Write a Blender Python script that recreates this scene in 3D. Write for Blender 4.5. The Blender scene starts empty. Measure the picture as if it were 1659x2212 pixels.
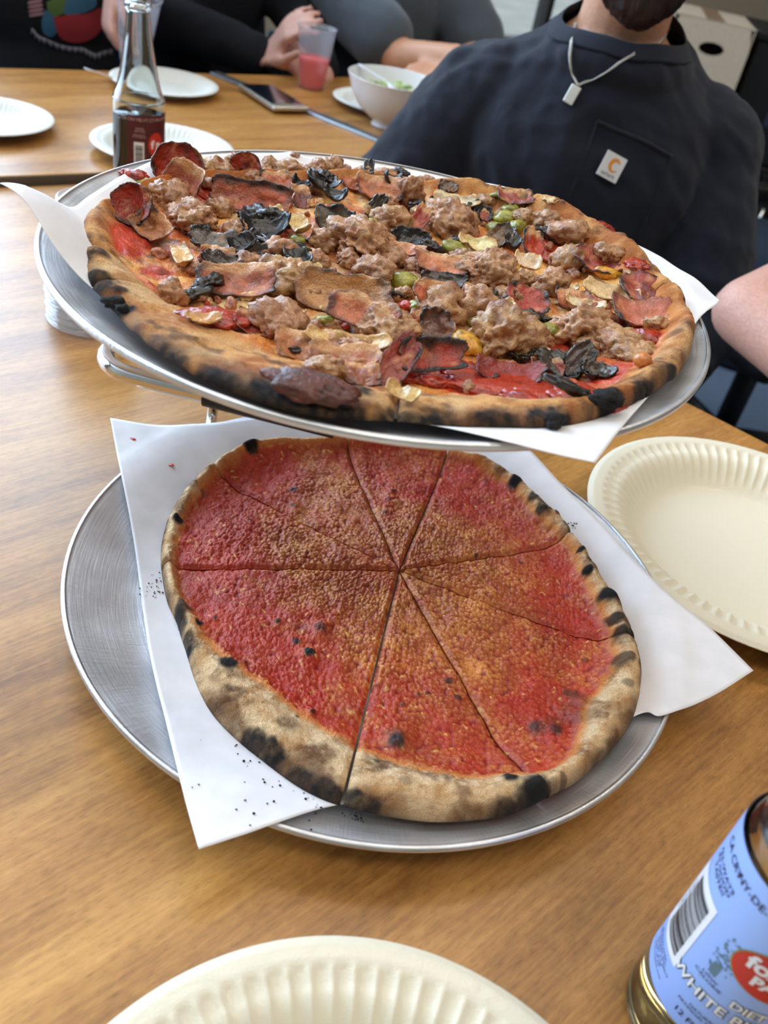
import bpy, bmesh, math, random
import numpy as np
from mathutils import Vector, Matrix
from mathutils.bvhtree import BVHTree

# ------------------------------------------------------------------ camera, world, lights, exposure
TZ = 0.74                                   # height of the near table top
CAMH = 0.4244                               # camera above the table
F_PX = 1880.0
PITCH, ROLL = math.radians(37.31), math.radians(11.98)
CAM = np.array([0.0, 0.0, TZ + CAMH])
_f = np.array([0, math.cos(PITCH), -math.sin(PITCH)])
_r = np.array([1.0, 0, 0]); _u = np.cross(_r, _f)
_c, _s = math.cos(ROLL), math.sin(ROLL)
CR, CU = _c*_r + _s*_u, -_s*_r + _c*_u
scn = bpy.context.scene
col = scn.collection
cd = bpy.data.cameras.new('camera'); cam = bpy.data.objects.new('camera', cd); col.objects.link(cam)
cd.sensor_fit = 'VERTICAL'; cd.sensor_height = 36; cd.sensor_width = 27
cd.lens = F_PX/2212*36
cd.clip_start = 0.02
cam.matrix_world = Matrix(((CR[0], CU[0], -_f[0], CAM[0]), (CR[1], CU[1], -_f[1], CAM[1]), (CR[2], CU[2], -_f[2], CAM[2]), (0, 0, 0, 1)))
cd.dof.use_dof = True; cd.dof.focus_distance = 0.56; cd.dof.aperture_fstop = 8.5
scn.camera = cam
scn.view_settings.view_transform = 'Standard'; scn.view_settings.look = 'None'
scn.view_settings.exposure = -1.08; scn.view_settings.gamma = 1.0; scn.view_settings.use_curve_mapping = False

world = bpy.data.worlds.new('sky'); scn.world = world; world.use_nodes = True
bg = world.node_tree.nodes['Background']
bg.inputs[0].default_value = (0.80, 0.92, 1.0, 1); bg.inputs[1].default_value = 2.8

E1 = np.array([0.74, 0.67]); E1 /= np.linalg.norm(E1)      # along the seam of the tables
E2 = np.array([-E1[1], E1[0]])                             # towards the window wall
def XY(a, b): return a*E1 + b*E2
def area_light(name, loc, direction, sx, sy, power, color, spread=180):
    l = bpy.data.lights.new(name, 'AREA'); l.shape = 'RECTANGLE'; l.size = sx; l.size_y = sy
    l.energy = power; l.color = color; l.spread = math.radians(spread)
    o = bpy.data.objects.new(name, l); col.objects.link(o); o.location = loc
    o.rotation_euler = Vector(direction).to_track_quat('-Z', 'Y').to_euler()
    return o
WALLB = 2.75                                               # distance of the window wall along E2
ang = math.atan2(E1[1], E1[0])
def win_light(name, a, z, sx, sy, power):
    p = XY(a, WALLB + 0.35)
    o = area_light(name, (p[0], p[1], z), (-E2[0], -E2[1], 0), sx, sy, power, (0.54, 0.75, 1.0))
    return o
win_light('daylight_window_1', -0.85, 2.10, 4.2, 2.6, 670)
LAMPS = [(0.9, -0.6), (-0.9, -0.8), (2.0, 1.3), (0.2, 1.5), (-1.5, 0.9)]  # panels ahead of the camera are added to brighten pans and ceiling
for k, (x, y) in enumerate(LAMPS):
    area_light('ceiling_lamp_light', (x, y, 3.53), (0, 0, -1), 1.1, 0.5, (34, 20, 38, 22, 14)[k], (1.0, 0.87, 0.72))

# ------------------------------------------------------------------ helpers
rnd = random.Random(7)
def srgb(r, g, b, a=1.0):
    f = lambda c: (c/255/12.92) if c/255 <= 0.04045 else ((c/255 + 0.055)/1.055)**2.4
    return (f(r), f(g), f(b), a)
def lin(c): return np.array(srgb(*c)[:3])
def ray(px, py):
    d = _f + ((px - 829.5)/F_PX)*CR - ((py - 1106)/F_PX)*CU
    return d
def G(px, py, h=0.0):
    "world point on the horizontal plane h above the near table that the photo shows at this pixel"
    d = ray(px, py); t = (h - CAMH)/d[2]
    return np.array([d[0]*t, d[1]*t, TZ + h])
def W(px, py, Y):
    d = ray(px, py); t = Y/d[1]
    return CAM + d*t
def tag(o, label=None, cat=None, group=None, kind=None):
    if label: o['label'] = label
    if cat: o['category'] = cat
    if group: o['group'] = group
    if kind: o['kind'] = kind
    return o
def empty(name, loc=(0, 0, 0), rz=0.0):
    o = bpy.data.objects.new(name, None); col.objects.link(o); o.location = loc; o.rotation_euler = (0, 0, rz)
    o.empty_display_size = 0.05
    return o
def link(name, me, m=None, parent=None, loc=None, rz=None):
    o = bpy.data.objects.new(name, me); col.objects.link(o)
    if m is not None:
        me.materials.clear(); me.materials.append(m)
    if parent is not None: o.parent = parent
    if loc is not None: o.location = loc
    if rz is not None: o.rotation_euler = (0, 0, rz)
    return o
def smooth(me, on=True):
    me.polygons.foreach_set('use_smooth', np.full(len(me.polygons), on)); me.update()
def mesh(verts, faces, sm=True, name='m'):
    me = bpy.data.meshes.new(name); me.from_pydata([tuple(v) for v in verts], [], [tuple(int(i) for i in f) for f in faces]); me.update()
    smooth(me, sm); return me
def quadmesh(V, Q, sm=True, cols=None, wet=None):
    "fast mesh from (n,3) verts and (m,4) quads"
    me = bpy.data.meshes.new('m'); V = np.asarray(V, np.float32); Q = np.asarray(Q, np.int32)
    me.vertices.add(len(V)); me.vertices.foreach_set('co', V.ravel())
    me.loops.add(Q.size); me.loops.foreach_set('vertex_index', Q.ravel())
    me.polygons.add(len(Q)); me.polygons.foreach_set('loop_start', np.arange(0, Q.size, 4, dtype=np.int32))
    me.update(calc_edges=True); me.validate()
    if len(me.polygons): smooth(me, sm)
    if cols is not None: setcol(me, cols, wet)
    return me
def setcol(me, cols, wet=None):
    c = np.ones((len(me.vertices), 4), np.float32); c[:, :3] = cols
    if wet is not None: c[:, 3] = wet
    a = me.color_attributes.new('Col', 'FLOAT_COLOR', 'POINT'); a.data.foreach_set('color', c.ravel())
def getv(me):
    v = np.empty(len(me.vertices)*3, np.float32); me.vertices.foreach_get('co', v); return v.reshape(-1, 3).astype(float)
def setv(me, V):
    me.vertices.foreach_set('co', np.asarray(V, np.float32).ravel()); me.update()
def sstep(x, a, b):
    t = np.clip((x - a)/(b - a), 0, 1); return t*t*(3 - 2*t)
# value noise
_rg = np.random.RandomState(3)
_perm = np.concatenate([_rg.permutation(256)]*2).astype(np.int32); _val = _rg.uniform(-1, 1, 256)
def n2(x, y, s=0):
    xi = np.floor(x).astype(np.int64); yi = np.floor(y).astype(np.int64); fx = x - xi; fy = y - yi
    fx = fx*fx*(3 - 2*fx); fy = fy*fy*(3 - 2*fy)
    a0 = _perm[(xi + s*17) & 255]; a1 = _perm[(xi + 1 + s*17) & 255]; y0 = (yi + s*31) & 255; y1 = (y0 + 1) & 255
    v00 = _val[_perm[a0 + y0] & 255]; v10 = _val[_perm[a1 + y0] & 255]; v01 = _val[_perm[a0 + y1] & 255]; v11 = _val[_perm[a1 + y1] & 255]
    return (v00*(1 - fx) + v10*fx)*(1 - fy) + (v01*(1 - fx) + v11*fx)*fy
def f2(x, y, s=0, o=3):
    t = 0; a = 1; k = 1; n = 0
    for i in range(o):
        c, q = math.cos(i*1.3 + s), math.sin(i*1.3 + s)
        t = t + a*n2((x*c - y*q)*k, (x*q + y*c)*k, s + i*7); n += a; a *= .5; k *= 2.03
    return t/n
def n3(P, s=0):
    I = np.floor(P).astype(np.int64); f = P - I; f = f*f*(3 - 2*f)
    out = 0
    for dx in (0, 1):
        wx = f[:, 0] if dx else 1 - f[:, 0]
        ax = _perm[(I[:, 0] + dx + s*13) & 255]
        for dy in (0, 1):
            wy = f[:, 1] if dy else 1 - f[:, 1]
            ay = _perm[ax + ((I[:, 1] + dy) & 255)]
            for dz in (0, 1):
                wz = f[:, 2] if dz else 1 - f[:, 2]
                out = out + wx*wy*wz*_val[_perm[ay + ((I[:, 2] + dz) & 255)] & 255]
    return out
def f3(P, s=0, o=3):
    t = 0; a = 1; k = 1; n = 0
    for i in range(o):
        t = t + a*n3(P*k + i*5.7, s + i); n += a; a *= .5; k *= 2.07
    return t/n
# shapes
def revolve(profile, n=64, sm=True, closed_top=False):
    prof = np.array(profile, float); m = len(prof); th = np.linspace(0, 2*math.pi, n, endpoint=False)
    V = np.stack([np.outer(prof[:, 0], np.cos(th)), np.outer(prof[:, 0], np.sin(th)), np.repeat(prof[:, 1][:, None], n, 1)], -1).reshape(-1, 3)
    i = np.arange(m - 1)[:, None]*n; j = np.arange(n)[None, :]; j2 = (j + 1) % n
    Q = np.stack([i + j, i + j2, i + n + j2, i + n + j], -1).reshape(-1, 4)
    me = quadmesh(V, Q, sm); bm = bmesh.new(); bm.from_mesh(me); bmesh.ops.remove_doubles(bm, verts=bm.verts, dist=1e-6); bm.to_mesh(me); bm.free(); smooth(me, sm)
    return me
def spline(pts, n):
    "Catmull-Rom through pts"
    P = np.array(pts, float); P = np.vstack([2*P[0] - P[1], P, 2*P[-1] - P[-2]]); m = len(P) - 3
    out = []
    for t in np.linspace(0, m - 1e-9, n):
        i = int(t); u = t - i; a, b, c, d = P[i:i+4]
        out.append(.5*((2*b) + (-a + c)*u + (2*a - 5*b + 4*c - d)*u*u + (-a + 3*b - 3*c + d)*u**3))
    return np.array(out)
def tube(path, rad, n=14, closed=False, caps=True):
    P = np.array(path, float); m = len(P); R = np.full(m, rad) if np.isscalar(rad) else np.array(rad)
    T = np.gradient(P, axis=0)
    if closed: T = np.roll(P, -1, 0) - np.roll(P, 1, 0)
    T /= np.linalg.norm(T, axis=1)[:, None] + 1e-12
    up = np.array([0, 0, 1.0]) if abs(T[0, 2]) < .9 else np.array([1.0, 0, 0])
    N = np.zeros_like(P); v = up - T[0]*(up@T[0]); N[0] = v/np.linalg.norm(v)
    for i in range(1, m):
        v = N[i-1] - T[i]*(N[i-1]@T[i]); N[i] = v/(np.linalg.norm(v) + 1e-12)
    B = np.cross(T, N); th = np.linspace(0, 2*math.pi, n, endpoint=False)
    V = (P[:, None] + R[:, None, None]*(N[:, None]*np.cos(th)[None, :, None] + B[:, None]*np.sin(th)[None, :, None])).reshape(-1, 3)
    V = list(map(tuple, V)); Fs = []
    for i in range(m if closed else m - 1):
        a = i*n; b = ((i + 1) % m)*n
        for j in range(n): Fs.append((a + j, a + (j+1) % n, b + (j+1) % n, b + j))
    if caps and not closed:
        Fs.append(tuple(range(n))[::-1]); Fs.append(tuple((m-1)*n + j for j in range(n)))
    return V, Fs
class MB:
    "collects pieces of ONE mesh"
    def __init__(s): s.V = []; s.F = []
    def add(s, V, Fs):
        k = len(s.V); s.V += [tuple(v) for v in V]; s.F += [tuple(int(i) + k for i in f) for f in Fs]; return s
    def tube(s, path, rad, n=12, closed=False): return s.add(*tube(path, rad, n, closed))
    def box(s, c, d, rot=None):
        V = np.array([(x, y, z) for x in (-.5, .5) for y in (-.5, .5) for z in (-.5, .5)])*np.array(d)
        if rot is not None: V = V@np.array(rot.to_3x3()).T
        V = V + np.array(c); return s.add(V, [(0, 1, 3, 2), (4, 6, 7, 5), (0, 4, 5, 1), (2, 3, 7, 6), (0, 2, 6, 4), (1, 5, 7, 3)])
    def ell(s, c, r, n=16, rot=None):
        V = []; Fs = []; m = n//2
        for i in range(m + 1):
            p = math.pi*i/m
            for j in range(n):
                t = 2*math.pi*j/n; V.append((math.sin(p)*math.cos(t)*r[0], math.sin(p)*math.sin(t)*r[1], math.cos(p)*r[2]))
        for i in range(m):
            for j in range(n): Fs.append((i*n + j, (i+1)*n + j, (i+1)*n + (j+1) % n, i*n + (j+1) % n))
        V = np.array(V)
        if rot is not None: V = V@np.array(rot.to_3x3()).T
        return s.add(V + np.array(c), Fs)
    def cap(s, a, b, ra, rb, n=14, sy=1.0):
        a = np.array(a, float); b = np.array(b, float); L = np.linalg.norm(b - a) + 1e-9; d = (b - a)/L
        path = []; rad = []
        for t in np.linspace(-1, 0, 5)[:-1]: path.append(a + d*ra*t*.999); rad.append(ra*math.sqrt(max(1 - t*t, .0004)))
        for t in np.linspace(0, 1, 4): path.append(a + d*L*t); rad.append(ra + (rb - ra)*t)
        for t in np.linspace(0, 1, 5)[1:]: path.append(b + d*rb*t*.999); rad.append(rb*math.sqrt(max(1 - t*t, .0004)))
        return s.add(*tube(path, rad, n))
    def mesh(s, sm=True): return mesh(s.V, s.F, sm)
    def build(s, name, m, parent=None, sm=True, bevel=0.0, seg=2):
        me = s.mesh(sm and not bevel)
        o = link(name, me, m, parent)
        if bevel:
            b = o.modifiers.new('b', 'BEVEL'); b.width = bevel; b.segments = seg; b.limit_method = 'ANGLE'; smooth(me, True)
            w = o.modifiers.new('w', 'WEIGHTED_NORMAL')
        return o
def fuse(mb, voxel, iters=4, name='body'):
    "union of closed pieces as one continuous surface"
    me = mb.mesh(); o = bpy.data.objects.new('tmp', me); col.objects.link(o)
    r = o.modifiers.new('r', 'REMESH'); r.mode = 'VOXEL'; r.voxel_size = voxel
    s = o.modifiers.new('s', 'SMOOTH'); s.iterations = iters; s.factor = .5
    dg = bpy.context.evaluated_depsgraph_get(); dg.update()
    out = bpy.data.meshes.new_from_object(o.evaluated_get(dg)); bpy.data.objects.remove(o); bpy.data.meshes.remove(me)
    smooth(out); return out
# text
def text_mesh(s, size=1.0, bold=0.0, spacing=1.0):
    c = bpy.data.curves.new('t', 'FONT'); c.body = s; c.size = size; c.offset = bold; c.space_character = spacing
    c.align_x = 'CENTER'; c.align_y = 'CENTER'; c.resolution_u = 3; c.extrude = 0
    o = bpy.data.objects.new('t', c); col.objects.link(o); dg = bpy.context.evaluated_depsgraph_get(); dg.update()
    me = bpy.data.meshes.new_from_object(o.evaluated_get(dg)); bpy.data.objects.remove(o); bpy.data.curves.remove(c)
    bm = bmesh.new(); bm.from_mesh(me); bmesh.ops.triangulate(bm, faces=bm.faces)
    V = np.array([v.co[:] for v in bm.verts]).reshape(-1, 3); Fs = [[v.index for v in f.verts] for f in bm.faces]; bm.free(); bpy.data.meshes.remove(me)
    return V, Fs
def rect2(x0, x1, y0, y1, n=8):
    V = []; Fs = []
    for j in range(2):
        for i in range(n + 1): V.append((x0 + (x1 - x0)*i/n, (y0, y1)[j], 0))
    for i in range(n): Fs.append((i, i + 1, n + 2 + i, n + 1 + i))
    return np.array(V, float), Fs

# ------------------------------------------------------------------ materials
def newmat(name):
    m = bpy.data.materials.new(name); m.use_nodes = True; nt = m.node_tree
    return m, nt, nt.nodes['Principled BSDF']
def N(nt, t, **k):
    n = nt.nodes.new(t)
    for a, b in k.items(): setattr(n, a, b)
    return n
def mat(name, c, rough=.5, metal=0.0, bump=0.0, scale=50, vary=0.0, c2=None, coat=0.0, trans=0.0, ior=1.45, stretch=None, sheen=0.0, sss=0.0, emit=0.0, alpha=1.0, coord='Object'):
    m, nt, b = newmat(name)
    b.inputs['Base Color'].default_value = srgb(*c); b.inputs['Roughness'].default_value = rough; b.inputs['Metallic'].default_value = metal
    b.inputs['Coat Weight'].default_value = coat; b.inputs['Coat Roughness'].default_value = .1
    b.inputs['Transmission Weight'].default_value = trans; b.inputs['IOR'].default_value = ior
    b.inputs['Sheen Weight'].default_value = sheen; b.inputs['Subsurface Weight'].default_value = sss; b.inputs['Subsurface Radius'].default_value = (.01, .004, .002)
    b.inputs['Subsurface Scale'].default_value = .5
    b.inputs['Alpha'].default_value = alpha
    if emit: b.inputs['Emission Color'].default_value = srgb(*c); b.inputs['Emission Strength'].default_value = emit
    if bump or vary or c2:
        tc = N(nt, 'ShaderNodeTexCoord'); mp = N(nt, 'ShaderNodeMapping'); nt.links.new(tc.outputs[coord], mp.inputs[0])
        if stretch: mp.inputs['Scale'].default_value = stretch
        nz = N(nt, 'ShaderNodeTexNoise'); nz.inputs['Scale'].default_value = scale; nz.inputs['Detail'].default_value = 6; nt.links.new(mp.outputs[0], nz.inputs[0])
        if bump:
            bp = N(nt, 'ShaderNodeBump'); bp.inputs['Strength'].default_value = min(bump, 1); bp.inputs['Distance'].default_value = .002*max(bump, 1)
            nt.links.new(nz.outputs['Fac'], bp.inputs['Height']); nt.links.new(bp.outputs[0], b.inputs['Normal'])
        if vary or c2:
            mx = N(nt, 'ShaderNodeMix', data_type='RGBA'); cr = N(nt, 'ShaderNodeValToRGB')
            cr.color_ramp.elements[0].position = .35; cr.color_ramp.elements[1].position = .65
            nt.links.new(nz.outputs['Fac'], cr.inputs[0]); nt.links.new(cr.outputs[0], mx.inputs[0])
            c2 = c2 or tuple(int(x*(1 - vary)) for x in c)
            mx.inputs[6].default_value = srgb(*c); mx.inputs[7].default_value = srgb(*c2); nt.links.new(mx.outputs[2], b.inputs['Base Color'])
    return m
def food(name, rough_dry=.75, rough_wet=.22, b1=.5, s1=900, b2=.5, s2=300, coat=0.0, sss=0.0, spec=.5):
    "vertex colour = the food's own colour, alpha = how oily it is"
    m, nt, b = newmat(name); L = nt.links.new
    at = N(nt, 'ShaderNodeAttribute', attribute_name='Col'); tc = N(nt, 'ShaderNodeTexCoord')
    nz = N(nt, 'ShaderNodeTexNoise'); nz.inputs['Scale'].default_value = s1; nz.inputs['Detail'].default_value = 5; L(tc.outputs['Object'], nz.inputs[0])
    nb = N(nt, 'ShaderNodeTexNoise'); nb.inputs['Scale'].default_value = s2; nb.inputs['Detail'].default_value = 4; L(tc.outputs['Object'], nb.inputs[0])
    mr = N(nt, 'ShaderNodeMapRange'); mr.inputs[1].default_value = .3; mr.inputs[2].default_value = .7; mr.inputs[3].default_value = .72; mr.inputs[4].default_value = 1.25; L(nz.outputs['Fac'], mr.inputs[0])
    mu = N(nt, 'ShaderNodeVectorMath', operation='SCALE'); L(at.outputs['Color'], mu.inputs[0]); L(mr.outputs[0], mu.inputs[3]); L(mu.outputs[0], b.inputs['Base Color'])
    rr = N(nt, 'ShaderNodeMapRange'); rr.inputs[3].default_value = rough_dry; rr.inputs[4].default_value = rough_wet; L(at.outputs['Alpha'], rr.inputs[0])
    r2 = N(nt, 'ShaderNodeMath', operation='MULTIPLY_ADD'); L(nb.outputs['Fac'], r2.inputs[0]); r2.inputs[1].default_value = .25; L(rr.outputs[0], r2.inputs[2]); L(r2.outputs[0], b.inputs['Roughness'])
    bp = N(nt, 'ShaderNodeBump'); bp.inputs['Strength'].default_value = b1; bp.inputs['Distance'].default_value = .0006; L(nz.outputs['Fac'], bp.inputs['Height'])
    bq = N(nt, 'ShaderNodeBump'); bq.inputs['Strength'].default_value = b2; bq.inputs['Distance'].default_value = .0015; L(nb.outputs['Fac'], bq.inputs['Height']); L(bp.outputs[0], bq.inputs['Normal'])
    L(bq.outputs[0], b.inputs['Normal']); L(bq.outputs[0], b.inputs['Coat Normal'])
    b.inputs['Coat Weight'].default_value = coat; b.inputs['Coat Roughness'].default_value = .15; b.inputs['Specular IOR Level'].default_value = spec
    if sss:
        b.inputs['Subsurface Weight'].default_value = sss; b.inputs['Subsurface Radius'].default_value = (.004, .0015, .0008); b.inputs['Subsurface Scale'].default_value = 1.0
    return m
def wood_mat():
    m, nt, b = newmat('wood_laminate'); L = nt.links.new
    g = N(nt, 'ShaderNodeNewGeometry'); mp = N(nt, 'ShaderNodeMapping'); mp.inputs['Rotation'].default_value = (0, 0, -ang - .10); L(g.outputs['Position'], mp.inputs[0])
    def noise(scale, sc, det=6, dist=0.0):
        v = N(nt, 'ShaderNodeVectorMath', operation='MULTIPLY'); v.inputs[1].default_value = scale; L(mp.outputs[0], v.inputs[0])
        n = N(nt, 'ShaderNodeTexNoise'); n.inputs['Scale'].default_value = sc; n.inputs['Detail'].default_value = det; n.inputs['Distortion'].default_value = dist; L(v.outputs[0], n.inputs[0]); return n
    a = noise((.9, 7, 1), 3.2, 4, .6); f = noise((9, 130, 9), 3.0, 6, .2); p = noise((60, 430, 60), 3.0, 4); q = noise((16.0, 30, 16), 7, 8, .5)
    cr = N(nt, 'ShaderNodeValToRGB'); e = cr.color_ramp.elements
    e[0].position = .28; e[0].color = srgb(134, 88, 40); e[1].position = .84; e[1].color = srgb(204, 152, 84)
    x = e.new(.55); x.color = srgb(176, 124, 62)
    s1 = N(nt, 'ShaderNodeMath', operation='MULTIPLY_ADD'); L(f.outputs['Fac'], s1.inputs[0]); s1.inputs[1].default_value = .55; L(a.outputs['Fac'], s1.inputs[2])
    s2 = N(nt, 'ShaderNodeMath', operation='MULTIPLY_ADD'); L(q.outputs['Fac'], s2.inputs[0]); s2.inputs[1].default_value = .35; L(s1.outputs[0], s2.inputs[2])
    s3 = N(nt, 'ShaderNodeMath', operation='SUBTRACT'); L(s2.outputs[0], s3.inputs[0]); s3.inputs[1].default_value = .42; L(s3.outputs[0], cr.inputs[0])
    pr = N(nt, 'ShaderNodeMapRange'); pr.inputs[1].default_value = .30; pr.inputs[2].default_value = .44; pr.inputs[3].default_value = .70; pr.inputs[4].default_value = 1.0; L(p.outputs['Fac'], pr.inputs[0])
    mu = N(nt, 'ShaderNodeVectorMath', operation='SCALE'); L(cr.outputs[0], mu.inputs[0]); L(pr.outputs[0], mu.inputs[3]); L(mu.outputs[0], b.inputs['Base Color'])
    b.inputs['Roughness'].default_value = .34; b.inputs['IOR'].default_value = 1.5; b.inputs['Coat Weight'].default_value = .12; b.inputs['Coat Roughness'].default_value = .28; b.inputs['Specular IOR Level'].default_value = .55
    bp = N(nt, 'ShaderNodeBump'); bp.inputs['Strength'].default_value = .08; bp.inputs['Distance'].default_value = .0006; L(f.outputs['Fac'], bp.inputs['Height']); L(bp.outputs[0], b.inputs['Normal'])
    return m
def pan_mat():
    m, nt, b = newmat('worn_aluminium'); L = nt.links.new
    tc = N(nt, 'ShaderNodeTexCoord'); sx = N(nt, 'ShaderNodeSeparateXYZ'); L(tc.outputs['Object'], sx.inputs[0])
    ln = N(nt, 'ShaderNodeVectorMath', operation='LENGTH'); L(tc.outputs['Object'], ln.inputs[0])
    at = N(nt, 'ShaderNodeMath', operation='ARCTAN2'); L(sx.outputs[1], at.inputs[0]); L(sx.outputs[0], at.inputs[1])
    cb = N(nt, 'ShaderNodeCombineXYZ'); a1 = N(nt, 'ShaderNodeMath', operation='MULTIPLY'); L(ln.outputs['Value'], a1.inputs[0]); a1.inputs[1].default_value = 700; L(a1.outputs[0], cb.inputs[0])
    a2 = N(nt, 'ShaderNodeMath', operation='MULTIPLY'); L(at.outputs[0], a2.inputs[0]); a2.inputs[1].default_value = 6; L(a2.outputs[0], cb.inputs[1])
    n1 = N(nt, 'ShaderNodeTexNoise'); n1.inputs['Scale'].default_value = 1; n1.inputs['Detail'].default_value = 4; L(cb.outputs[0], n1.inputs[0])
    cc = N(nt, 'ShaderNodeCombineXYZ'); a3 = N(nt, 'ShaderNodeMath', operation='MULTIPLY'); L(ln.outputs['Value'], a3.inputs[0]); a3.inputs[1].default_value = 60; L(a3.outputs[0], cc.inputs[0])
    a4 = N(nt, 'ShaderNodeMath', operation='MULTIPLY'); L(at.outputs[0], a4.inputs[0]); a4.inputs[1].default_value = 90; L(a4.outputs[0], cc.inputs[1])
    n2_ = N(nt, 'ShaderNodeTexNoise'); n2_.inputs['Scale'].default_value = 1; n2_.inputs['Detail'].default_value = 5; L(cc.outputs[0], n2_.inputs[0])
    n3_ = N(nt, 'ShaderNodeTexNoise'); n3_.inputs['Scale'].default_value = 26; n3_.inputs['Detail'].default_value = 6; L(tc.outputs['Object'], n3_.inputs[0])
    rr = N(nt, 'ShaderNodeMapRange'); rr.inputs[1].default_value = .3; rr.inputs[2].default_value = .7; rr.inputs[3].default_value = .34; rr.inputs[4].default_value = .52; L(n3_.outputs['Fac'], rr.inputs[0]); L(rr.outputs[0], b.inputs['Roughness'])
    cr = N(nt, 'ShaderNodeValToRGB'); cr.color_ramp.elements[0].position = .3; cr.color_ramp.elements[0].color = srgb(214, 214, 216); cr.color_ramp.elements[1].position = .7; cr.color_ramp.elements[1].color = srgb(240, 240, 242)
    L(n3_.outputs['Fac'], cr.inputs[0]); L(cr.outputs[0], b.inputs['Base Color'])
    b.inputs['Metallic'].default_value = .82
    ad = N(nt, 'ShaderNodeMath', operation='ADD'); L(n1.outputs['Fac'], ad.inputs[0]); L(n2_.outputs['Fac'], ad.inputs[1])
    bp = N(nt, 'ShaderNodeBump'); bp.inputs['Strength'].default_value = .5; bp.inputs['Distance'].default_value = .0006; L(ad.outputs[0], bp.inputs['Height']); L(bp.outputs[0], b.inputs['Normal'])
    return m
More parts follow.
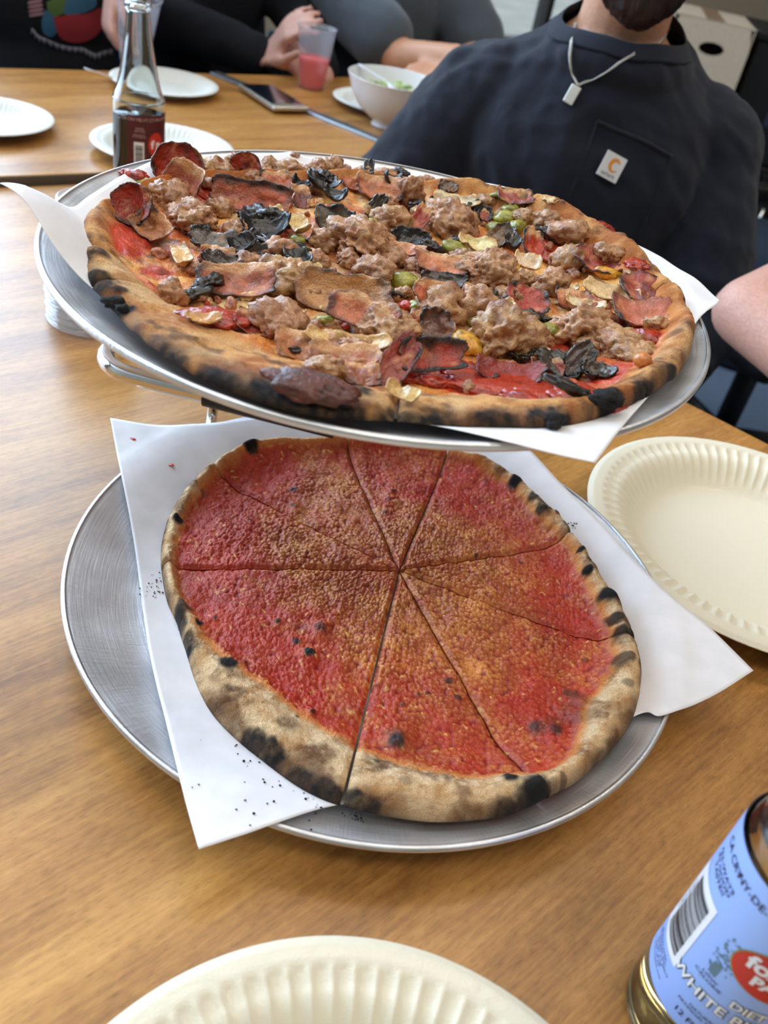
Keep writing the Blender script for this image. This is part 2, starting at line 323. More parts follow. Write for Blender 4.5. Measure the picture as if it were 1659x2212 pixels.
M = dict(
    wood=wood_mat(), pan=pan_mat(),
    edge=mat('table_edge', (92, 82, 72), .5), strip=mat('grey_metal_strip', (138, 142, 148), .3, .8),
    chrome=mat('chrome', (225, 225, 225), .07, 1.0), rubber=mat('black_rubber', (12, 12, 13), .55),
    paper=mat('white_paper', (236, 233, 236), .55, bump=.25, scale=60, vary=.03),
    plate=mat('warm_lit_paper_plate', (226, 217, 194), .5, bump=.25, scale=900, coat=.15),  # warm light painted in as cream; same kind as the white plates
    plate_w=mat('white_paper_plate', (222, 224, 220), .5, bump=.2, scale=700),
    carpet=mat('blue_grey_carpet', (116, 136, 164), .95, bump=1.0, scale=500, vary=.25),
    wall=mat('beige_wall', (176, 166, 148), .8, bump=.1, scale=200), wall_g=mat('grey_wall', (150, 142, 136), .8, bump=.1, scale=200),
    ceiling=mat('white_ceiling', (240, 238, 232), .9), frame=mat('window_frame', (60, 60, 62), .4, .5),
    skin=mat('skin', (196, 140, 112), .5, bump=.15, scale=300, vary=.08, sss=.15), skin_p=mat('pale_skin', (214, 164, 148), .5, bump=.15, scale=300, vary=.08, sss=.15),
    skin_l=mat('light_skin', (205, 150, 118), .5, bump=.15, scale=300, vary=.08, sss=.15),
    beard=mat('dark_brown_hair', (44, 22, 18), .5, bump=1.0, scale=260, stretch=(1, 1, .10), c2=(20, 9, 8)),
    lips=mat('lips', (170, 96, 88), .4), eye=mat('eye_white', (235, 232, 226), .2), iris=mat('iris', (60, 40, 26), .2),
    navy=mat('navy_cotton', (17, 24, 42), .92, bump=.5, scale=700, vary=.12, sheen=.12), navy_rib=mat('navy_ribbing', (18, 23, 37), .92, bump=.6, scale=500, sheen=.1),
    black_cloth=mat('black_cotton', (8, 10, 20), .95, bump=.3, scale=400, vary=.15), dark_knit=mat('dark_navy_knit', (9, 12, 24), .95, bump=.6, scale=300, vary=.2),
    grey_cloth=mat('grey_blue_cotton', (74, 84, 96), .9, bump=.4, scale=400, vary=.15, sheen=.3), purple=mat('grey_blue_jacket', (58, 62, 84), .9, bump=.4, scale=200, vary=.25),
    denim=mat('dark_denim', (34, 42, 58), .9, bump=.5, scale=600), tee=mat('olive_cotton', (96, 92, 80), .9, bump=.4, scale=400),
    silver=mat('silver', (215, 213, 205), .22, 1.0), silver_plain=mat('pale_silver_tag', (214, 212, 202), .35, .6),
    white_fab=mat('white_woven_patch', (222, 224, 230), .8, bump=.5, scale=900), orange=mat('orange_embroidery', (222, 142, 40), .7), greytxt=mat('grey_print', (120, 122, 130), .8),
    black_plastic=mat('black_plastic', (16, 17, 19), .45, bump=.1, scale=200), mesh_black=mat('black_mesh_fabric', (18, 20, 25), .85, bump=1.0, scale=400),
    cardboard=mat('cream_cardboard', (206, 190, 170), .8, bump=.1, scale=120, vary=.05), tape=mat('brown_tape', (140, 112, 88), .5),
    maroon=mat('maroon_label', (84, 28, 34), .5), ltxt=mat('pink_print', (196, 168, 168), .6), redp=mat('red_print', (200, 52, 40), .5),
    blue_label=mat('light_blue_label', (156, 186, 250), .42), white_print=mat('white_print', (236, 236, 240), .45), black_print=mat('black_print', (26, 28, 40), .45),
    olive_print=mat('olive_outline', (150, 150, 70), .5), mauve_print=mat('mauve_print', (136, 128, 190), .5), sage_print=mat('sage_print', (96, 124, 140), .5),
    cola=mat('dark_soda', (26, 8, 8), .1, vary=0), white_plastic=mat('white_plastic', (232, 236, 244), .3, coat=.3),
    bowlm=mat('white_glossy_bowl', (232, 232, 236), .25, coat=.3), phone_s=mat('silver_phone_edge', (205, 200, 188), .25, .8), phone_g=mat('dark_phone_glass', (10, 22, 34), .06, coat=1),
    redliq=mat('red_drink', (236, 44, 26), .2), nail=mat('red_nail', (170, 24, 46), .2, coat=.6),
    green_p=mat('green_print', (74, 100, 50), .8), blue_p=mat('blue_print', (48, 92, 122), .8), red_p=mat('faded_red_print', (146, 40, 48), .8), white_p=mat('faded_white_print', (132, 132, 142), .8), pink_p=mat('faded_pink_print', (150, 112, 122), .8),
    lamp=mat('lamp_diffuser', (255, 236, 205), .5, emit=3.0), pouf=mat('dark_slate_fabric', (38, 50, 68), .95, bump=.6, scale=300), leafm=mat('outdoor_foliage', (80, 130, 70), .8, vary=.4, scale=8), car=mat('red_paint', (190, 30, 30), .3, coat=.5),
    pave=mat('pale_pavement', (190, 190, 186), .9, vary=.1, scale=3), salad=mat('salad_leaf', (186, 206, 140), .5, vary=.2, scale=90),
    sauce=food('tomato_sauce', .50, .16, .8, 1300, .5, 620, coat=.12, spec=.5), crust=food('baked_crust', .88, .4, .9, 1300, .5, 500),
    cheese=food('baked_cheese', .6, .18, .7, 1000, .7, 350, coat=.25), meat=food('cooked_meat', .55, .16, .6, 1200, .7, 420, coat=.45, sss=.08),
    veg=food('cooked_vegetable', .5, .12, .35, 900, .4, 300, coat=.4, sss=.1), char=mat('charred_crumb', (14, 12, 12), .85, bump=1.5, scale=900),
    crumb=mat('brown_crumb', (96, 66, 44), .8, bump=.6, scale=900),
)
def glass(name, c=(255, 255, 255), rough=0.0, ior=1.45):
    m, nt, b = newmat(name); b.inputs['Base Color'].default_value = srgb(*c); b.inputs['Roughness'].default_value = rough
    b.inputs['Transmission Weight'].default_value = 1; b.inputs['IOR'].default_value = ior; return m
def thin(name, c, alpha, rough=.1, glossy=.12):
    m = bpy.data.materials.new(name); m.use_nodes = True; nt = m.node_tree; nt.nodes.clear(); L = nt.links.new
    o = N(nt, 'ShaderNodeOutputMaterial'); t = N(nt, 'ShaderNodeBsdfTransparent'); d = N(nt, 'ShaderNodeBsdfDiffuse'); g = N(nt, 'ShaderNodeBsdfGlossy'); tr = N(nt, 'ShaderNodeBsdfTranslucent')
    d.inputs[0].default_value = srgb(*c); tr.inputs[0].default_value = srgb(*c); t.inputs[0].default_value = (1, 1, 1, 1); g.inputs['Roughness'].default_value = rough
    md = N(nt, 'ShaderNodeMixShader'); md.inputs[0].default_value = .5; L(d.outputs[0], md.inputs[1]); L(tr.outputs[0], md.inputs[2])
    m1 = N(nt, 'ShaderNodeMixShader'); m1.inputs[0].default_value = alpha; L(t.outputs[0], m1.inputs[1]); L(md.outputs[0], m1.inputs[2])
    fr = N(nt, 'ShaderNodeLayerWeight'); fr.inputs[0].default_value = .5; pw = N(nt, 'ShaderNodeMath', operation='POWER'); L(fr.outputs['Facing'], pw.inputs[0]); pw.inputs[1].default_value = 5
    ml = N(nt, 'ShaderNodeMath', operation='MULTIPLY_ADD'); L(pw.outputs[0], ml.inputs[0]); ml.inputs[1].default_value = .7; ml.inputs[2].default_value = .03 + glossy*.25
    m2 = N(nt, 'ShaderNodeMixShader'); L(ml.outputs[0], m2.inputs[0]); L(m1.outputs[0], m2.inputs[1]); L(g.outputs[0], m2.inputs[2]); L(m2.outputs[0], o.inputs[0])
    return m
M['glass'] = glass('clear_glass', (244, 250, 250)); M['soda'] = glass('pale_soda', (238, 222, 184), 0, 1.33)
M['pane'] = thin('window_pane', (220, 235, 240), .02, .02); M['clearcup'] = thin('clear_plastic', (225, 232, 240), .22, .12, .3); M['frost'] = thin('frosted_plastic', (222, 230, 248), .28, .25)

# ------------------------------------------------------------------ the room
def slab(name, a0, a1, b0, b1, z0, z1, m, parent=None, kind='structure'):
    c = XY((a0 + a1)/2, (b0 + b1)/2); mb = MB().box((0, 0, 0), (a1 - a0, b1 - b0, z1 - z0)); o = mb.build(name, m, parent, sm=False)
    o.location = (c[0], c[1], (z0 + z1)/2); o.rotation_euler = (0, 0, ang)
    if kind and parent is None: o['kind'] = kind
    return o
AL, AR, BB, CH = -3.8, 4.6, -3.0, 3.6
slab('floor', AL, AR, BB, WALLB, -.05, 0, M['carpet'])
slab('ceiling', AL, AR, BB, WALLB, CH, CH + .05, M['ceiling'])
slab('wall_left', AL - .1, AL, BB, WALLB, 0, CH, M['wall'])
slab('wall_right', AR, AR + .1, BB, WALLB, 0, CH, M['wall_g'])
slab('wall_front', AL, AR, BB - .1, BB, 0, CH, M['wall'])
# window wall, built in pieces around its two openings
W1 = (-3.0, 1.3, .74, 3.45); W2 = (2.40, 3.25, .60, 3.2)
wb = MB()
for a0, a1, z0, z1 in [(AL, W1[0], 0, CH), (W1[1], W2[0], 0, CH), (W2[1], AR, 0, CH), (W1[0], W1[1], 0, W1[2]), (W1[0], W1[1], W1[3], CH), (W2[0], W2[1], 0, W2[2]), (W2[0], W2[1], W2[3], CH)]:
    wb.box(((a0 + a1)/2, 0, (z0 + z1)/2), (a1 - a0, .12, z1 - z0))
ww = wb.build('wall_back', M['wall'], sm=False); c = XY(0, WALLB + .06); ww.location = (c[0], c[1], 0); ww.rotation_euler = (0, 0, ang); ww['kind'] = 'structure'
for n, (a0, a1, z0, z1), nm in ((1, W1, 3), (2, W2, 1)):
    fr = MB(); w = .03
    for (x0, x1, y0, y1) in [(a0, a1, z0, z0 + w), (a0, a1, z1 - w, z1), (a0, a0 + w, z0, z1), (a1 - w, a1, z0, z1)] + [(a0 + (a1 - a0)*k/(nm + 1) - w/2, a0 + (a1 - a0)*k/(nm + 1) + w/2, z0, z1) for k in range(1, nm + 1)]:
        fr.box(((x0 + x1)/2, 0, (y0 + y1)/2), (x1 - x0, .06, y1 - y0))
    fo = fr.build('window_%d' % n, M['frame'], sm=False); fo.location = (c[0], c[1], 0); fo.rotation_euler = (0, 0, ang); fo['kind'] = 'structure'
    for k in range(nm + 1):
        x0 = a0 + (a1 - a0)*k/(nm + 1); x1 = a0 + (a1 - a0)*(k + 1)/(nm + 1)
        MB().box(((x0 + x1)/2, 0, (z0 + z1)/2), (x1 - x0 - w, .006, z1 - z0 - w)).build('pane', M['pane'], fo, sm=False)
for nm, a0, a1, b0, b1 in (('baseboard_back', AL, AR, WALLB - .015, WALLB), ('baseboard_right', AR - .015, AR, BB, WALLB)):
    slab(nm, a0, a1, b0, b1, 0, .1, M['frame'])
slab('pavement_outside', -8, 26, WALLB + .2, 32, -.1, -.02, M['pave'])
# seen small and blurred through the right-hand window: hedge and a red car outside
def world_rot(o, a, b, z=0): p = XY(a, b); o.location = (p[0], p[1], z); o.rotation_euler = (0, 0, ang); return o
hb = MB()
for k in range(14): hb.ell((rnd.uniform(-2.2, 2.2), rnd.uniform(-.3, .3), rnd.uniform(.2, .9)), (.55, .45, .45), 10)
hd = fuse(hb, .09, 2); V = getv(hd); V += .08*f3(V*4, 3)[:, None]; setv(hd, V)
world_rot(tag(link('hedge', hd, M['leafm']), 'low green hedge outside beyond the window glass', 'hedge'), 13.5, 14.0, -.02)
cb = MB(); cb.ell((0, 0, .55), (2.0, .85, .42), 20); cb.ell((-.1, 0, .95), (1.05, .72, .42), 20)
cr_ = empty('car'); world_rot(cr_, 9.6, 10.6, -.02); tag(cr_, 'red car parked outside beyond the window glass', 'car')
link('body', fuse(cb, .05, 3), M['car'], cr_)
for sx in (-1.2, 1.2):
    for sy in (-.8, .8):
        V, Fs = tube([(sx, sy - .1, .32), (sx, sy + .1, .32)], .32, 20); MB().add(V, Fs).build('wheel', M['rubber'], cr_)
for k, (x, y) in enumerate(LAMPS):
    l = empty('ceiling_light', (x, y, 3.54)); tag(l, ['flush ceiling light panel above the near table', 'flush ceiling light panel behind the camera position', 'added ceiling light panel near the right wall', 'added ceiling light panel above the bearded man', 'added ceiling light panel above the far-left table'][k], 'light')
    MB().box((0, 0, .035), (1.2, .6, .05)).build('housing', M['white_plastic'], l, bevel=.005)
    MB().box((0, 0, .006), (1.14, .54, .008)).build('diffuser', M['lamp'], l, sm=False)

# ------------------------------------------------------------------ tables
def poly_table(name, pts, z, label, thick=.028, legs=(), inset=.05):
    P = [np.array(p) for p in pts]; n = len(P)
    bm = bmesh.new(); vs = [bm.verts.new((p[0], p[1], z)) for p in P]; f = bm.faces.new(vs)
    bm.normal_update()
    if f.normal.z < 0: bmesh.ops.reverse_faces(bm, faces=[f])
    r = bmesh.ops.extrude_face_region(bm, geom=[f]); bmesh.ops.translate(bm, verts=[v for v in r['geom'] if isinstance(v, bmesh.types.BMVert)], vec=(0, 0, -thick))
    bmesh.ops.recalc_face_normals(bm, faces=bm.faces)
    me = bpy.data.meshes.new('m'); bm.to_mesh(me); bm.free(); me.materials.append(M['wood']); me.materials.append(M['edge'])
    for p in me.polygons:
        if abs(p.normal.z) < .5: p.material_index = 1
    t = empty(name); tag(t, label, 'table', 'wood laminate meeting tables')
    o = bpy.data.objects.new('tabletop', me); col.objects.link(o); o.parent = t
    b = o.modifiers.new('b', 'BEVEL'); b.width = .003; b.segments = 2
    for (x, y) in legs:
        V, Fs = tube([(x, y, z - thick), (x, y, .02)], .028, 16); lg = MB().add(V, Fs)
        V, Fs = tube([(x, y, .02), (x, y, 0)], .04, 16); lg.add(V, Fs); lg.build('leg', M['frame'], t)
    return t
def g2(px, py, h=0): return G(px, py, h)[:2]
def isect(p, d, q, e):
    A = np.array([[d[0], -e[0]], [d[1], -e[1]]]); s = np.linalg.solve(A, q - p); return p + d*s[0]
HF = .012                                                   # far tables stand a little higher
sA, sB = g2(0, 404), g2(130, 400)
sd = np.array([math.cos(math.radians(42.5)), math.sin(math.radians(42.5))])
rp = g2(1659, 957); rd = g2(1483, 867) - rp; rd /= np.linalg.norm(rd)
C1 = isect(sA, sd, rp, rd); 
C2 = C1 - rd*1.75; C4 = C1 - sd*1.7; C3 = C4 - rd*1.9
near_t = poly_table('meeting_table', [C1, C2, C2 - sd*1.35, C4 + (C2 - C1) - sd*.2, C4], TZ, 'near wood-grain laminate table under both pizza pans', legs=[C1 - sd*.1 - rd*.12, C2 - sd*.15 + rd*.15, C4 + sd*.2 - rd*.15, C4 + (C2 - C1) + sd*.1 + rd*.2])
f0, f1 = g2(0, 146, HF), g2(700, 165, HF); fd = (f1 - f0)/np.linalg.norm(f1 - f0)
st0, st1 = g2(447, 153, HF), g2(850, 316, HF); std = (st1 - st0)/np.linalg.norm(st1 - st0)
nd_ = np.array([-sd[1], sd[0]])
q0 = sA + nd_*.003                                          # line of the far tables' near edge
qs = isect(q0, sd, st0, std); qf = isect(f0, fd, st0, std)
g_ = sd*.0125
poly_table('meeting_table', [qs - g_, q0 - sd*1.0, q0 - sd*1.0 + nd_*.72, isect(f0, fd, q0 - sd*1.0, nd_), qf - g_], TZ + HF, 'far-left wood-grain laminate table carrying the soda bottle and paper plates', legs=[q0 - sd*.8 + nd_*.1, q0 - sd*.8 + nd_*.5, qs - sd*.2 + nd_*.1, qf - sd*.2 - nd_*.1])
poly_table('meeting_table', [qs + g_, q0 + sd*1.22, isect(f0, fd, q0 + sd*1.22, nd_), qf + g_], TZ + HF, 'far wood-grain laminate table carrying the white bowl and red drink', legs=[qs + sd*.3 + nd_*.1, qf + sd*.2 - nd_*.1, q0 + sd*1.12 + nd_*.1, q0 + sd*1.12 + nd_*.4])
a = math.atan2(std[1], std[0]); L_ = np.linalg.norm(qs - qf); cc = (qs + qf)/2
so = MB().box((0, 0, 0), (L_, .024, .014)).build('joint_strip', M['strip'], bevel=.003); so.location = (cc[0], cc[1], TZ + HF - .003); so.rotation_euler = (0, 0, a)
tag(so, 'grey metal strip along the joint between the two far tables', 'strip')

# ------------------------------------------------------------------ pans, rack, paper
PR = .205; BZ = TZ + .009; TPZ = TZ + CAMH - .2081 - .022; BC = np.array([.0062, .4477]); TC = np.array([-.0317, .5276])
_pp = np.array([(0, 0), (.150, 0), (.157, .0004), (.163, .0022), (.172, .006), (.182, .0112), (.192, .0160), (.198, .0192), (.2015, .0208), (.205, .0215)])
def pan_z(r): return np.interp(r, _pp[:, 0], _pp[:, 1])
def make_pan(label, c, z):
    prof = [(max(r, .0), zz) for r, zz in _pp]
    rim = [(.2028 + .0024*math.sin(t), .0200 + .0024*math.cos(t)) for t in np.linspace(-.4, 4.6, 9)]
    und = [(r, zz - .0013) for r, zz in _pp[::-1][1:]]
    me = revolve([(0.0001, 0)] + prof[1:] + rim + und[:-1] + [(.0001, -.0013)], 160)
    o = link('pizza_pan', me, M['pan'], loc=(c[0], c[1], z + .0013)); return tag(o, label, 'pan', 'round aluminium pizza pans')
make_pan('lower round aluminium pizza pan, near the table top, holding the plain tomato pie', BC, BZ)
make_pan('upper round aluminium pizza pan, raised on the chrome stand, holding the loaded pizza', TC, TPZ)
def paper_z(r, seed, X, Y):
    z = np.where(r < PR + .002, .0022 + np.maximum(pan_z(r), .0235*sstep(r, .135, .212)), 0)
    zo = .0022 + .0235 + (r - PR)*.03
    z = np.where(r < PR + .002, z, zo)
    return z + .0007*f2(X*28, Y*28, seed)*sstep(r, .12, .2)
def paper_sheet(name, label, c, pz, edges, lift, seed, nu=110):
    "edges: four polylines (pixels, height) as top, right, bottom, left; interior is a Coons patch"
    def E(pts): return spline([tuple(G(x, y, h)[:2]) + (0,) for x, y, h in pts], nu)[:, :2]
    T, R, B, L = [E(e) for e in edges]                 # T: TL->TR, R: TR->BR, B: BL->BR, L: TL->BL
    u = np.linspace(0, 1, nu)[None, :, None]; v = np.linspace(0, 1, nu)[:, None, None]
    S = (1 - v)*T[None] + v*B[None] + (1 - u)*L[:, None] + u*R[:, None] - ((1-u)*(1-v)*T[0] + u*(1-v)*T[-1] + (1-u)*v*B[0] + u*v*B[-1])
    X, Y = S[..., 0], S[..., 1]; r = np.hypot(X - c[0], Y - c[1])
    Z = pz + .0013 + paper_z(r, seed, X, Y) + lift(X, Y, r)
    V = np.stack([X, Y, Z], -1).reshape(-1, 3); i = np.arange(nu - 1)[:, None]*nu; j = np.arange(nu - 1)[None]
    Q = np.stack([i + j, i + nu + j, i + nu + j + 1, i + j + 1], -1).reshape(-1, 4)
    me = quadmesh(V, Q); o = link(name, me, M['paper']); s = o.modifiers.new('s', 'SOLIDIFY'); s.thickness = .00025; s.offset = 1
    tag(o, label, 'paper', 'white deli paper sheets under the pizzas'); return o
hb_, hr_ = .012, .036
BP = [[(238, 905, .040), (330, 926, .034), (450, 918, .034), (560, 900, .034), (800, 880, .03), (985, 885, .03)],
      [(985, 885, .03), (1110, 960, .03), (1205, 1040, .034), (1300, 1130, .034), (1430, 1268, .036), (1530, 1345, .04), (1632, 1442, .044)],
      [(430, 1823, .044), (590, 1778, .037), (730, 1756, .020), (900, 1735, .012), (1150, 1690, .012), (1360, 1570, .020), (1430, 1548, .034), (1540, 1500, .04), (1632, 1442, .044)],
      [(238, 905, .040), (258, 1010, .035), (290, 1180, .020), (320, 1400, .016), (355, 1560, .022), (390, 1690, .036), (430, 1823, .044)]]
def lift_b(X, Y, r): return np.maximum(r - .215, 0)*.10
paper_sheet('paper_sheet', 'white paper sheet under the plain tomato pie, corners past the lower pan', BC, BZ, BP, lift_b, 5)
th = TPZ - TZ
TP = [[(0, 402, th + .052), (110, 437, th + .038), (200, 455, th + .012), (330, 400, th + .008), (480, 345, th + .02), (628, 322, th + .027)],
      [(628, 322, th + .027), (890, 372, th + .026), (1100, 425, th + .02), (1375, 538, th + .024), (1470, 588, th + .026), (1560, 640, th + .027)],
      [(1280, 1015, th + .022), (1345, 930, th + .020), (1420, 838, th + .016), (1497, 712, th + .020), (1540, 668, th + .025), (1560, 640, th + .027)],
      [(0, 402, th + .052), (60, 505, th + .032), (130, 600, th + .018), (240, 690, th + .006), (500, 800, th + .003), (760, 893, th + .010), (1000, 950, th + .02), (1160, 985, th + .024), (1280, 1015, th + .024)]]
e_LB, e_BR, e_FR, e_LF = TP[0], TP[1], TP[2], TP[3]
Lc = G(0, 402, th + .052)[:2]; Rc = G(1560, 640, th + .027)[:2]
def lift_t(X, Y, r):
    dL = np.hypot(X - Lc[0], Y - Lc[1]); dR = np.hypot(X - Rc[0], Y - Rc[1])
    return .026*sstep(-dL, -.072, 0) - .004*sstep(-dR, -.03, 0)
paper_sheet('paper_sheet', 'white paper sheet under the loaded pizza, left corner curling up off the upper pan', TC, TPZ, [e_LB, e_BR, e_FR, e_LF], lift_t, 9)

# ------------------------------------------------------------------ pizza dough
def polar(pts, C, h, base=None, top=.012):
    "outline pixels -> radius as a function of angle; far points trace the crust's top, near points its foot"
    Q_ = []
    for x, y in pts:
        p = G(x, y, h)
        if base is not None:
            wgt = float(sstep(np.array(p[1] - C[1]), -.05, .09)); hh = h
            for _ in range(14):
                p = G(x, y, hh); b_ = float(base(p[0], p[1])); hh = .5*hh + .5*(b_ + .002 + wgt*top)
        Q_.append(p[:2])
    P = np.array(Q_) - C; th_ = np.arctan2(P[:, 1], P[:, 0]); r = np.hypot(P[:, 0], P[:, 1]); k = np.argsort(th_); th_, r = th_[k], r[k]
    T = np.concatenate([th_ - 2*math.pi, th_, th_ + 2*math.pi]); Rr = np.concatenate([r, r, r])
    def f(t): 
        t = (np.asarray(t) + math.pi) % (2*math.pi) - math.pi
        s = 0
        for d in (-.05, -.025, 0, .025, .05): s = s + np.interp(t + d, T, Rr)
        return s/5
    return f
_gs = {}
def Gs(px, py, fb, dz=.003):
    k_ = (px, py, fb is _ft_, dz)
    if k_ in _gs: return _gs[k_]
    hh = .02
    if fb is _ft_: hh = TPZ - TZ + .01
    for _ in range(16):
        p = G(px, py, hh); hh = .5*hh + .5*(float(fb(p[0], p[1])) + dz)
    _gs[k_] = p
    return p
def _fb_(x, y): return BZ - TZ + paper_z(np.hypot(x - BC[0], y - BC[1]), 5, np.array(x), np.array(y)) + .0014
def _ft_(x, y): return TPZ - TZ + paper_z(np.hypot(x - TC[0], y - TC[1]), 9, np.array(x), np.array(y)) + .0014
def worley(x, y, s=0):
    xi = np.floor(x).astype(np.int64); yi = np.floor(y).astype(np.int64); d = np.full(x.shape, 9.0)
    for a in (-1, 0, 1):
        for b in (-1, 0, 1):
            cx, cy = xi + a, yi + b; h = _perm[_perm[(cx + s*17) & 255] + (cy & 255)] & 255
            jx = .5 + .46*_val[h]; jy = .5 + .46*_val[(h*7 + 31) & 255]
            d = np.minimum(d, np.hypot(cx + jx - x, cy + jy - y))
    return d
def blobs(X, Y, L, fb, dz=.003):
    "L: (px, py, radius in metres, strength) -> soft discs and their signed profile"
    out = np.zeros(X.shape); 
    for (px, py, r, k) in L:
        p = Gs(px, py, fb, dz); wob = 1 + .28*f2(X*260 + px, Y*260, 11, 2)
        d = np.hypot(X - p[0], Y - p[1])/(r*wob); out = np.maximum(out, k*(1 - sstep(d, .55, 1.05)))
    return out
def dough(C, zbase, outline, cuts, hfun, base_fun, Ntheta, Nr, gap, root, sauce_name, mats, curl=None):
    cuts = sorted(cuts); n = len(cuts); slices = []
    for i in range(n):
        a0, a1 = cuts[i], cuts[(i + 1) % n] + (2*math.pi if i == n - 1 else 0)
        half = (a1 - a0)/2; bis = (a0 + a1)/2; off = min(gap/math.sin(min(half, math.pi/2)), .006)
        A = C + off*np.array([math.cos(bis), math.sin(bis)])
        Rm = .15; dl = gap/Rm; nt = max(int(Ntheta*(a1 - a0)/(2*math.pi)), 24)
        t = np.linspace(a0 + dl, a1 - dl, nt + 1)[:, None]; s = (np.linspace(0, 1, Nr + 1))[None, :]
        s = 1 - (1 - s)**1.0
        R = outline(t); O = np.stack([C[0] + R*np.cos(t), C[1] + R*np.sin(t)], -1)
        # the cut edges wander a little
        P = A + s[..., None]*(O - A); X, Y = P[..., 0], P[..., 1]
        w = np.minimum(sstep(np.broadcast_to(t - t[0], X.shape), 0, .08), 1)
        th2 = np.arctan2(Y - C[1], X - C[0]); r = np.hypot(X - C[0], Y - C[1]); Rl = outline(th2)
        H, colr, wet, mask = hfun(X, Y, r, th2, Rl)
        # rounded lip along the cuts
        e = np.minimum(np.arange(nt + 1), nt - np.arange(nt + 1))[:, None]*(r*(a1 - a0)/nt)
        H = H - .0022*(1 - sstep(e, 0, .0032))
        Zb = zbase + base_fun(r, X, Y); Z = Zb + np.maximum(H, .0004)
        V = np.stack([X, Y, Z], -1).reshape(-1, 3); nr = Nr + 1
        ii = np.arange(nt)[:, None]*nr; jj = np.arange(Nr)[None]
        Q = np.stack([ii + jj, ii + jj + 1, ii + nr + jj + 1, ii + nr + jj], -1).reshape(-1, 4)
        if True:
            # skirt along the border, dropping to the paper
            bd = [(0, j) for j in range(nr)] + [(k, Nr) for k in range(1, nt + 1)] + [(nt, j) for j in range(Nr - 1, -1, -1)] + [(k, 0) for k in range(nt - 1, 0, -1)]
            bi = np.array([a*nr + b for a, b in bd]); sk = V[bi].copy(); sk[:, 2] = Zb.reshape(-1)[bi] + .0003
            inn = np.array([A[0] + (C[0]*0 + .0), A[1]])
            rad = sk[:, :2] - C; sk[:, :2] -= rad/np.maximum(np.hypot(rad[:, 0], rad[:, 1]), .002)[:, None]*.0012
            base = len(V); V2 = np.vstack([V, sk]); k = np.arange(len(bi)); k2 = (k + 1) % len(bi)
            QS = np.stack([bi[k], base + k, base + k2, bi[k2]], -1)
            cc = colr.reshape(-1, 3); onrim = np.array([b == Nr for a, b in bd])
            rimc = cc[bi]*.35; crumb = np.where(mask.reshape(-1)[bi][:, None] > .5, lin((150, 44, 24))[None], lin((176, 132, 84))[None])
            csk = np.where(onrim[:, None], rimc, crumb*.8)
            cc2 = np.vstack([cc, csk]); ww = np.concatenate([wet.reshape(-1), np.zeros(len(bi))])
        fm = mask.reshape(-1)[Q].mean(1) > .5
        def sub(Qs):
            used, inv = np.unique(Qs.ravel(), return_inverse=True)
            return quadmesh(V2[used], inv.reshape(-1, 4), True, cc2[used], ww[used])
        sl = link('slice', sub(np.vstack([Q[~fm], QS])), mats[0], root)
        sa = link(sauce_name, sub(Q[fm]), mats[1], sl)
        slices.append(sl)
    return slices
def mixc(a, b, t): return a + (b - a)*np.clip(t, 0, 1)[..., None]

# ---- lower pizza: plain tomato
BCen = G(862, 1236, .016)[:2]
b_out = [(600, 936), (680, 936), (760, 930), (860, 930), (950, 950), (1010, 972), (1060, 988), (1110, 1018), (1160, 1060), (1215, 1110), (1250, 1160), (1290, 1215), (1320, 1270), (1350, 1335), (1375, 1400), (1383, 1450), (1380, 1510), (1362, 1565), (1310, 1630), (1260, 1675), (1200, 1715), (1130, 1752), (1080, 1762), (1030, 1768), (960, 1773), (900, 1770), (830, 1758), (750, 1742), (690, 1722), (640, 1694), (575, 1645), (520, 1602), (462, 1545), (425, 1475), (405, 1410), (385, 1350), (362, 1300), (352, 1250), (347, 1200), (352, 1150), (368, 1100), (398, 1050), (440, 1008), (500, 968), (550, 946)]
b_sau = [(600, 955), (680, 944), (760, 944), (860, 940), (950, 965), (1010, 985), (1050, 1020), (1110, 1055), (1150, 1110), (1200, 1150), (1228, 1180), (1255, 1250), (1285, 1320), (1310, 1380), (1322, 1440), (1290, 1500), (1250, 1545), (1245, 1600), (1225, 1650), (1160, 1690), (1090, 1690), (1000, 1695), (900, 1675), (800, 1645), (770, 1635), (720, 1605), (650, 1560), (560, 1490), (500, 1450), (470, 1420), (430, 1370), (400, 1320), (380, 1270), (373, 1225), (385, 1175), (395, 1130), (440, 1060), (470, 1025), (520, 985)]
_fb = lambda x, y: BZ - TZ + paper_z(np.hypot(x - BC[0], y - BC[1]), 5, np.array(x), np.array(y)) + .0014
bout, bsau = polar(b_out, BCen, .014, _fb, .009), polar(b_sau, BCen, .016, _fb, .006)
def cut_angles(C, ends, h): 
    out = []
    for x, y in ends:
        p = G(x, y, h)[:2] - C; out.append(math.atan2(p[1], p[0]))
    return out
b_cuts = cut_angles(BCen, [(380, 1231), (640, 1125), (738, 960), (968, 985), (1228, 1181), (1300, 1400), (1095, 1650), (763, 1640)], .016)
mp_ = 1.0/3300
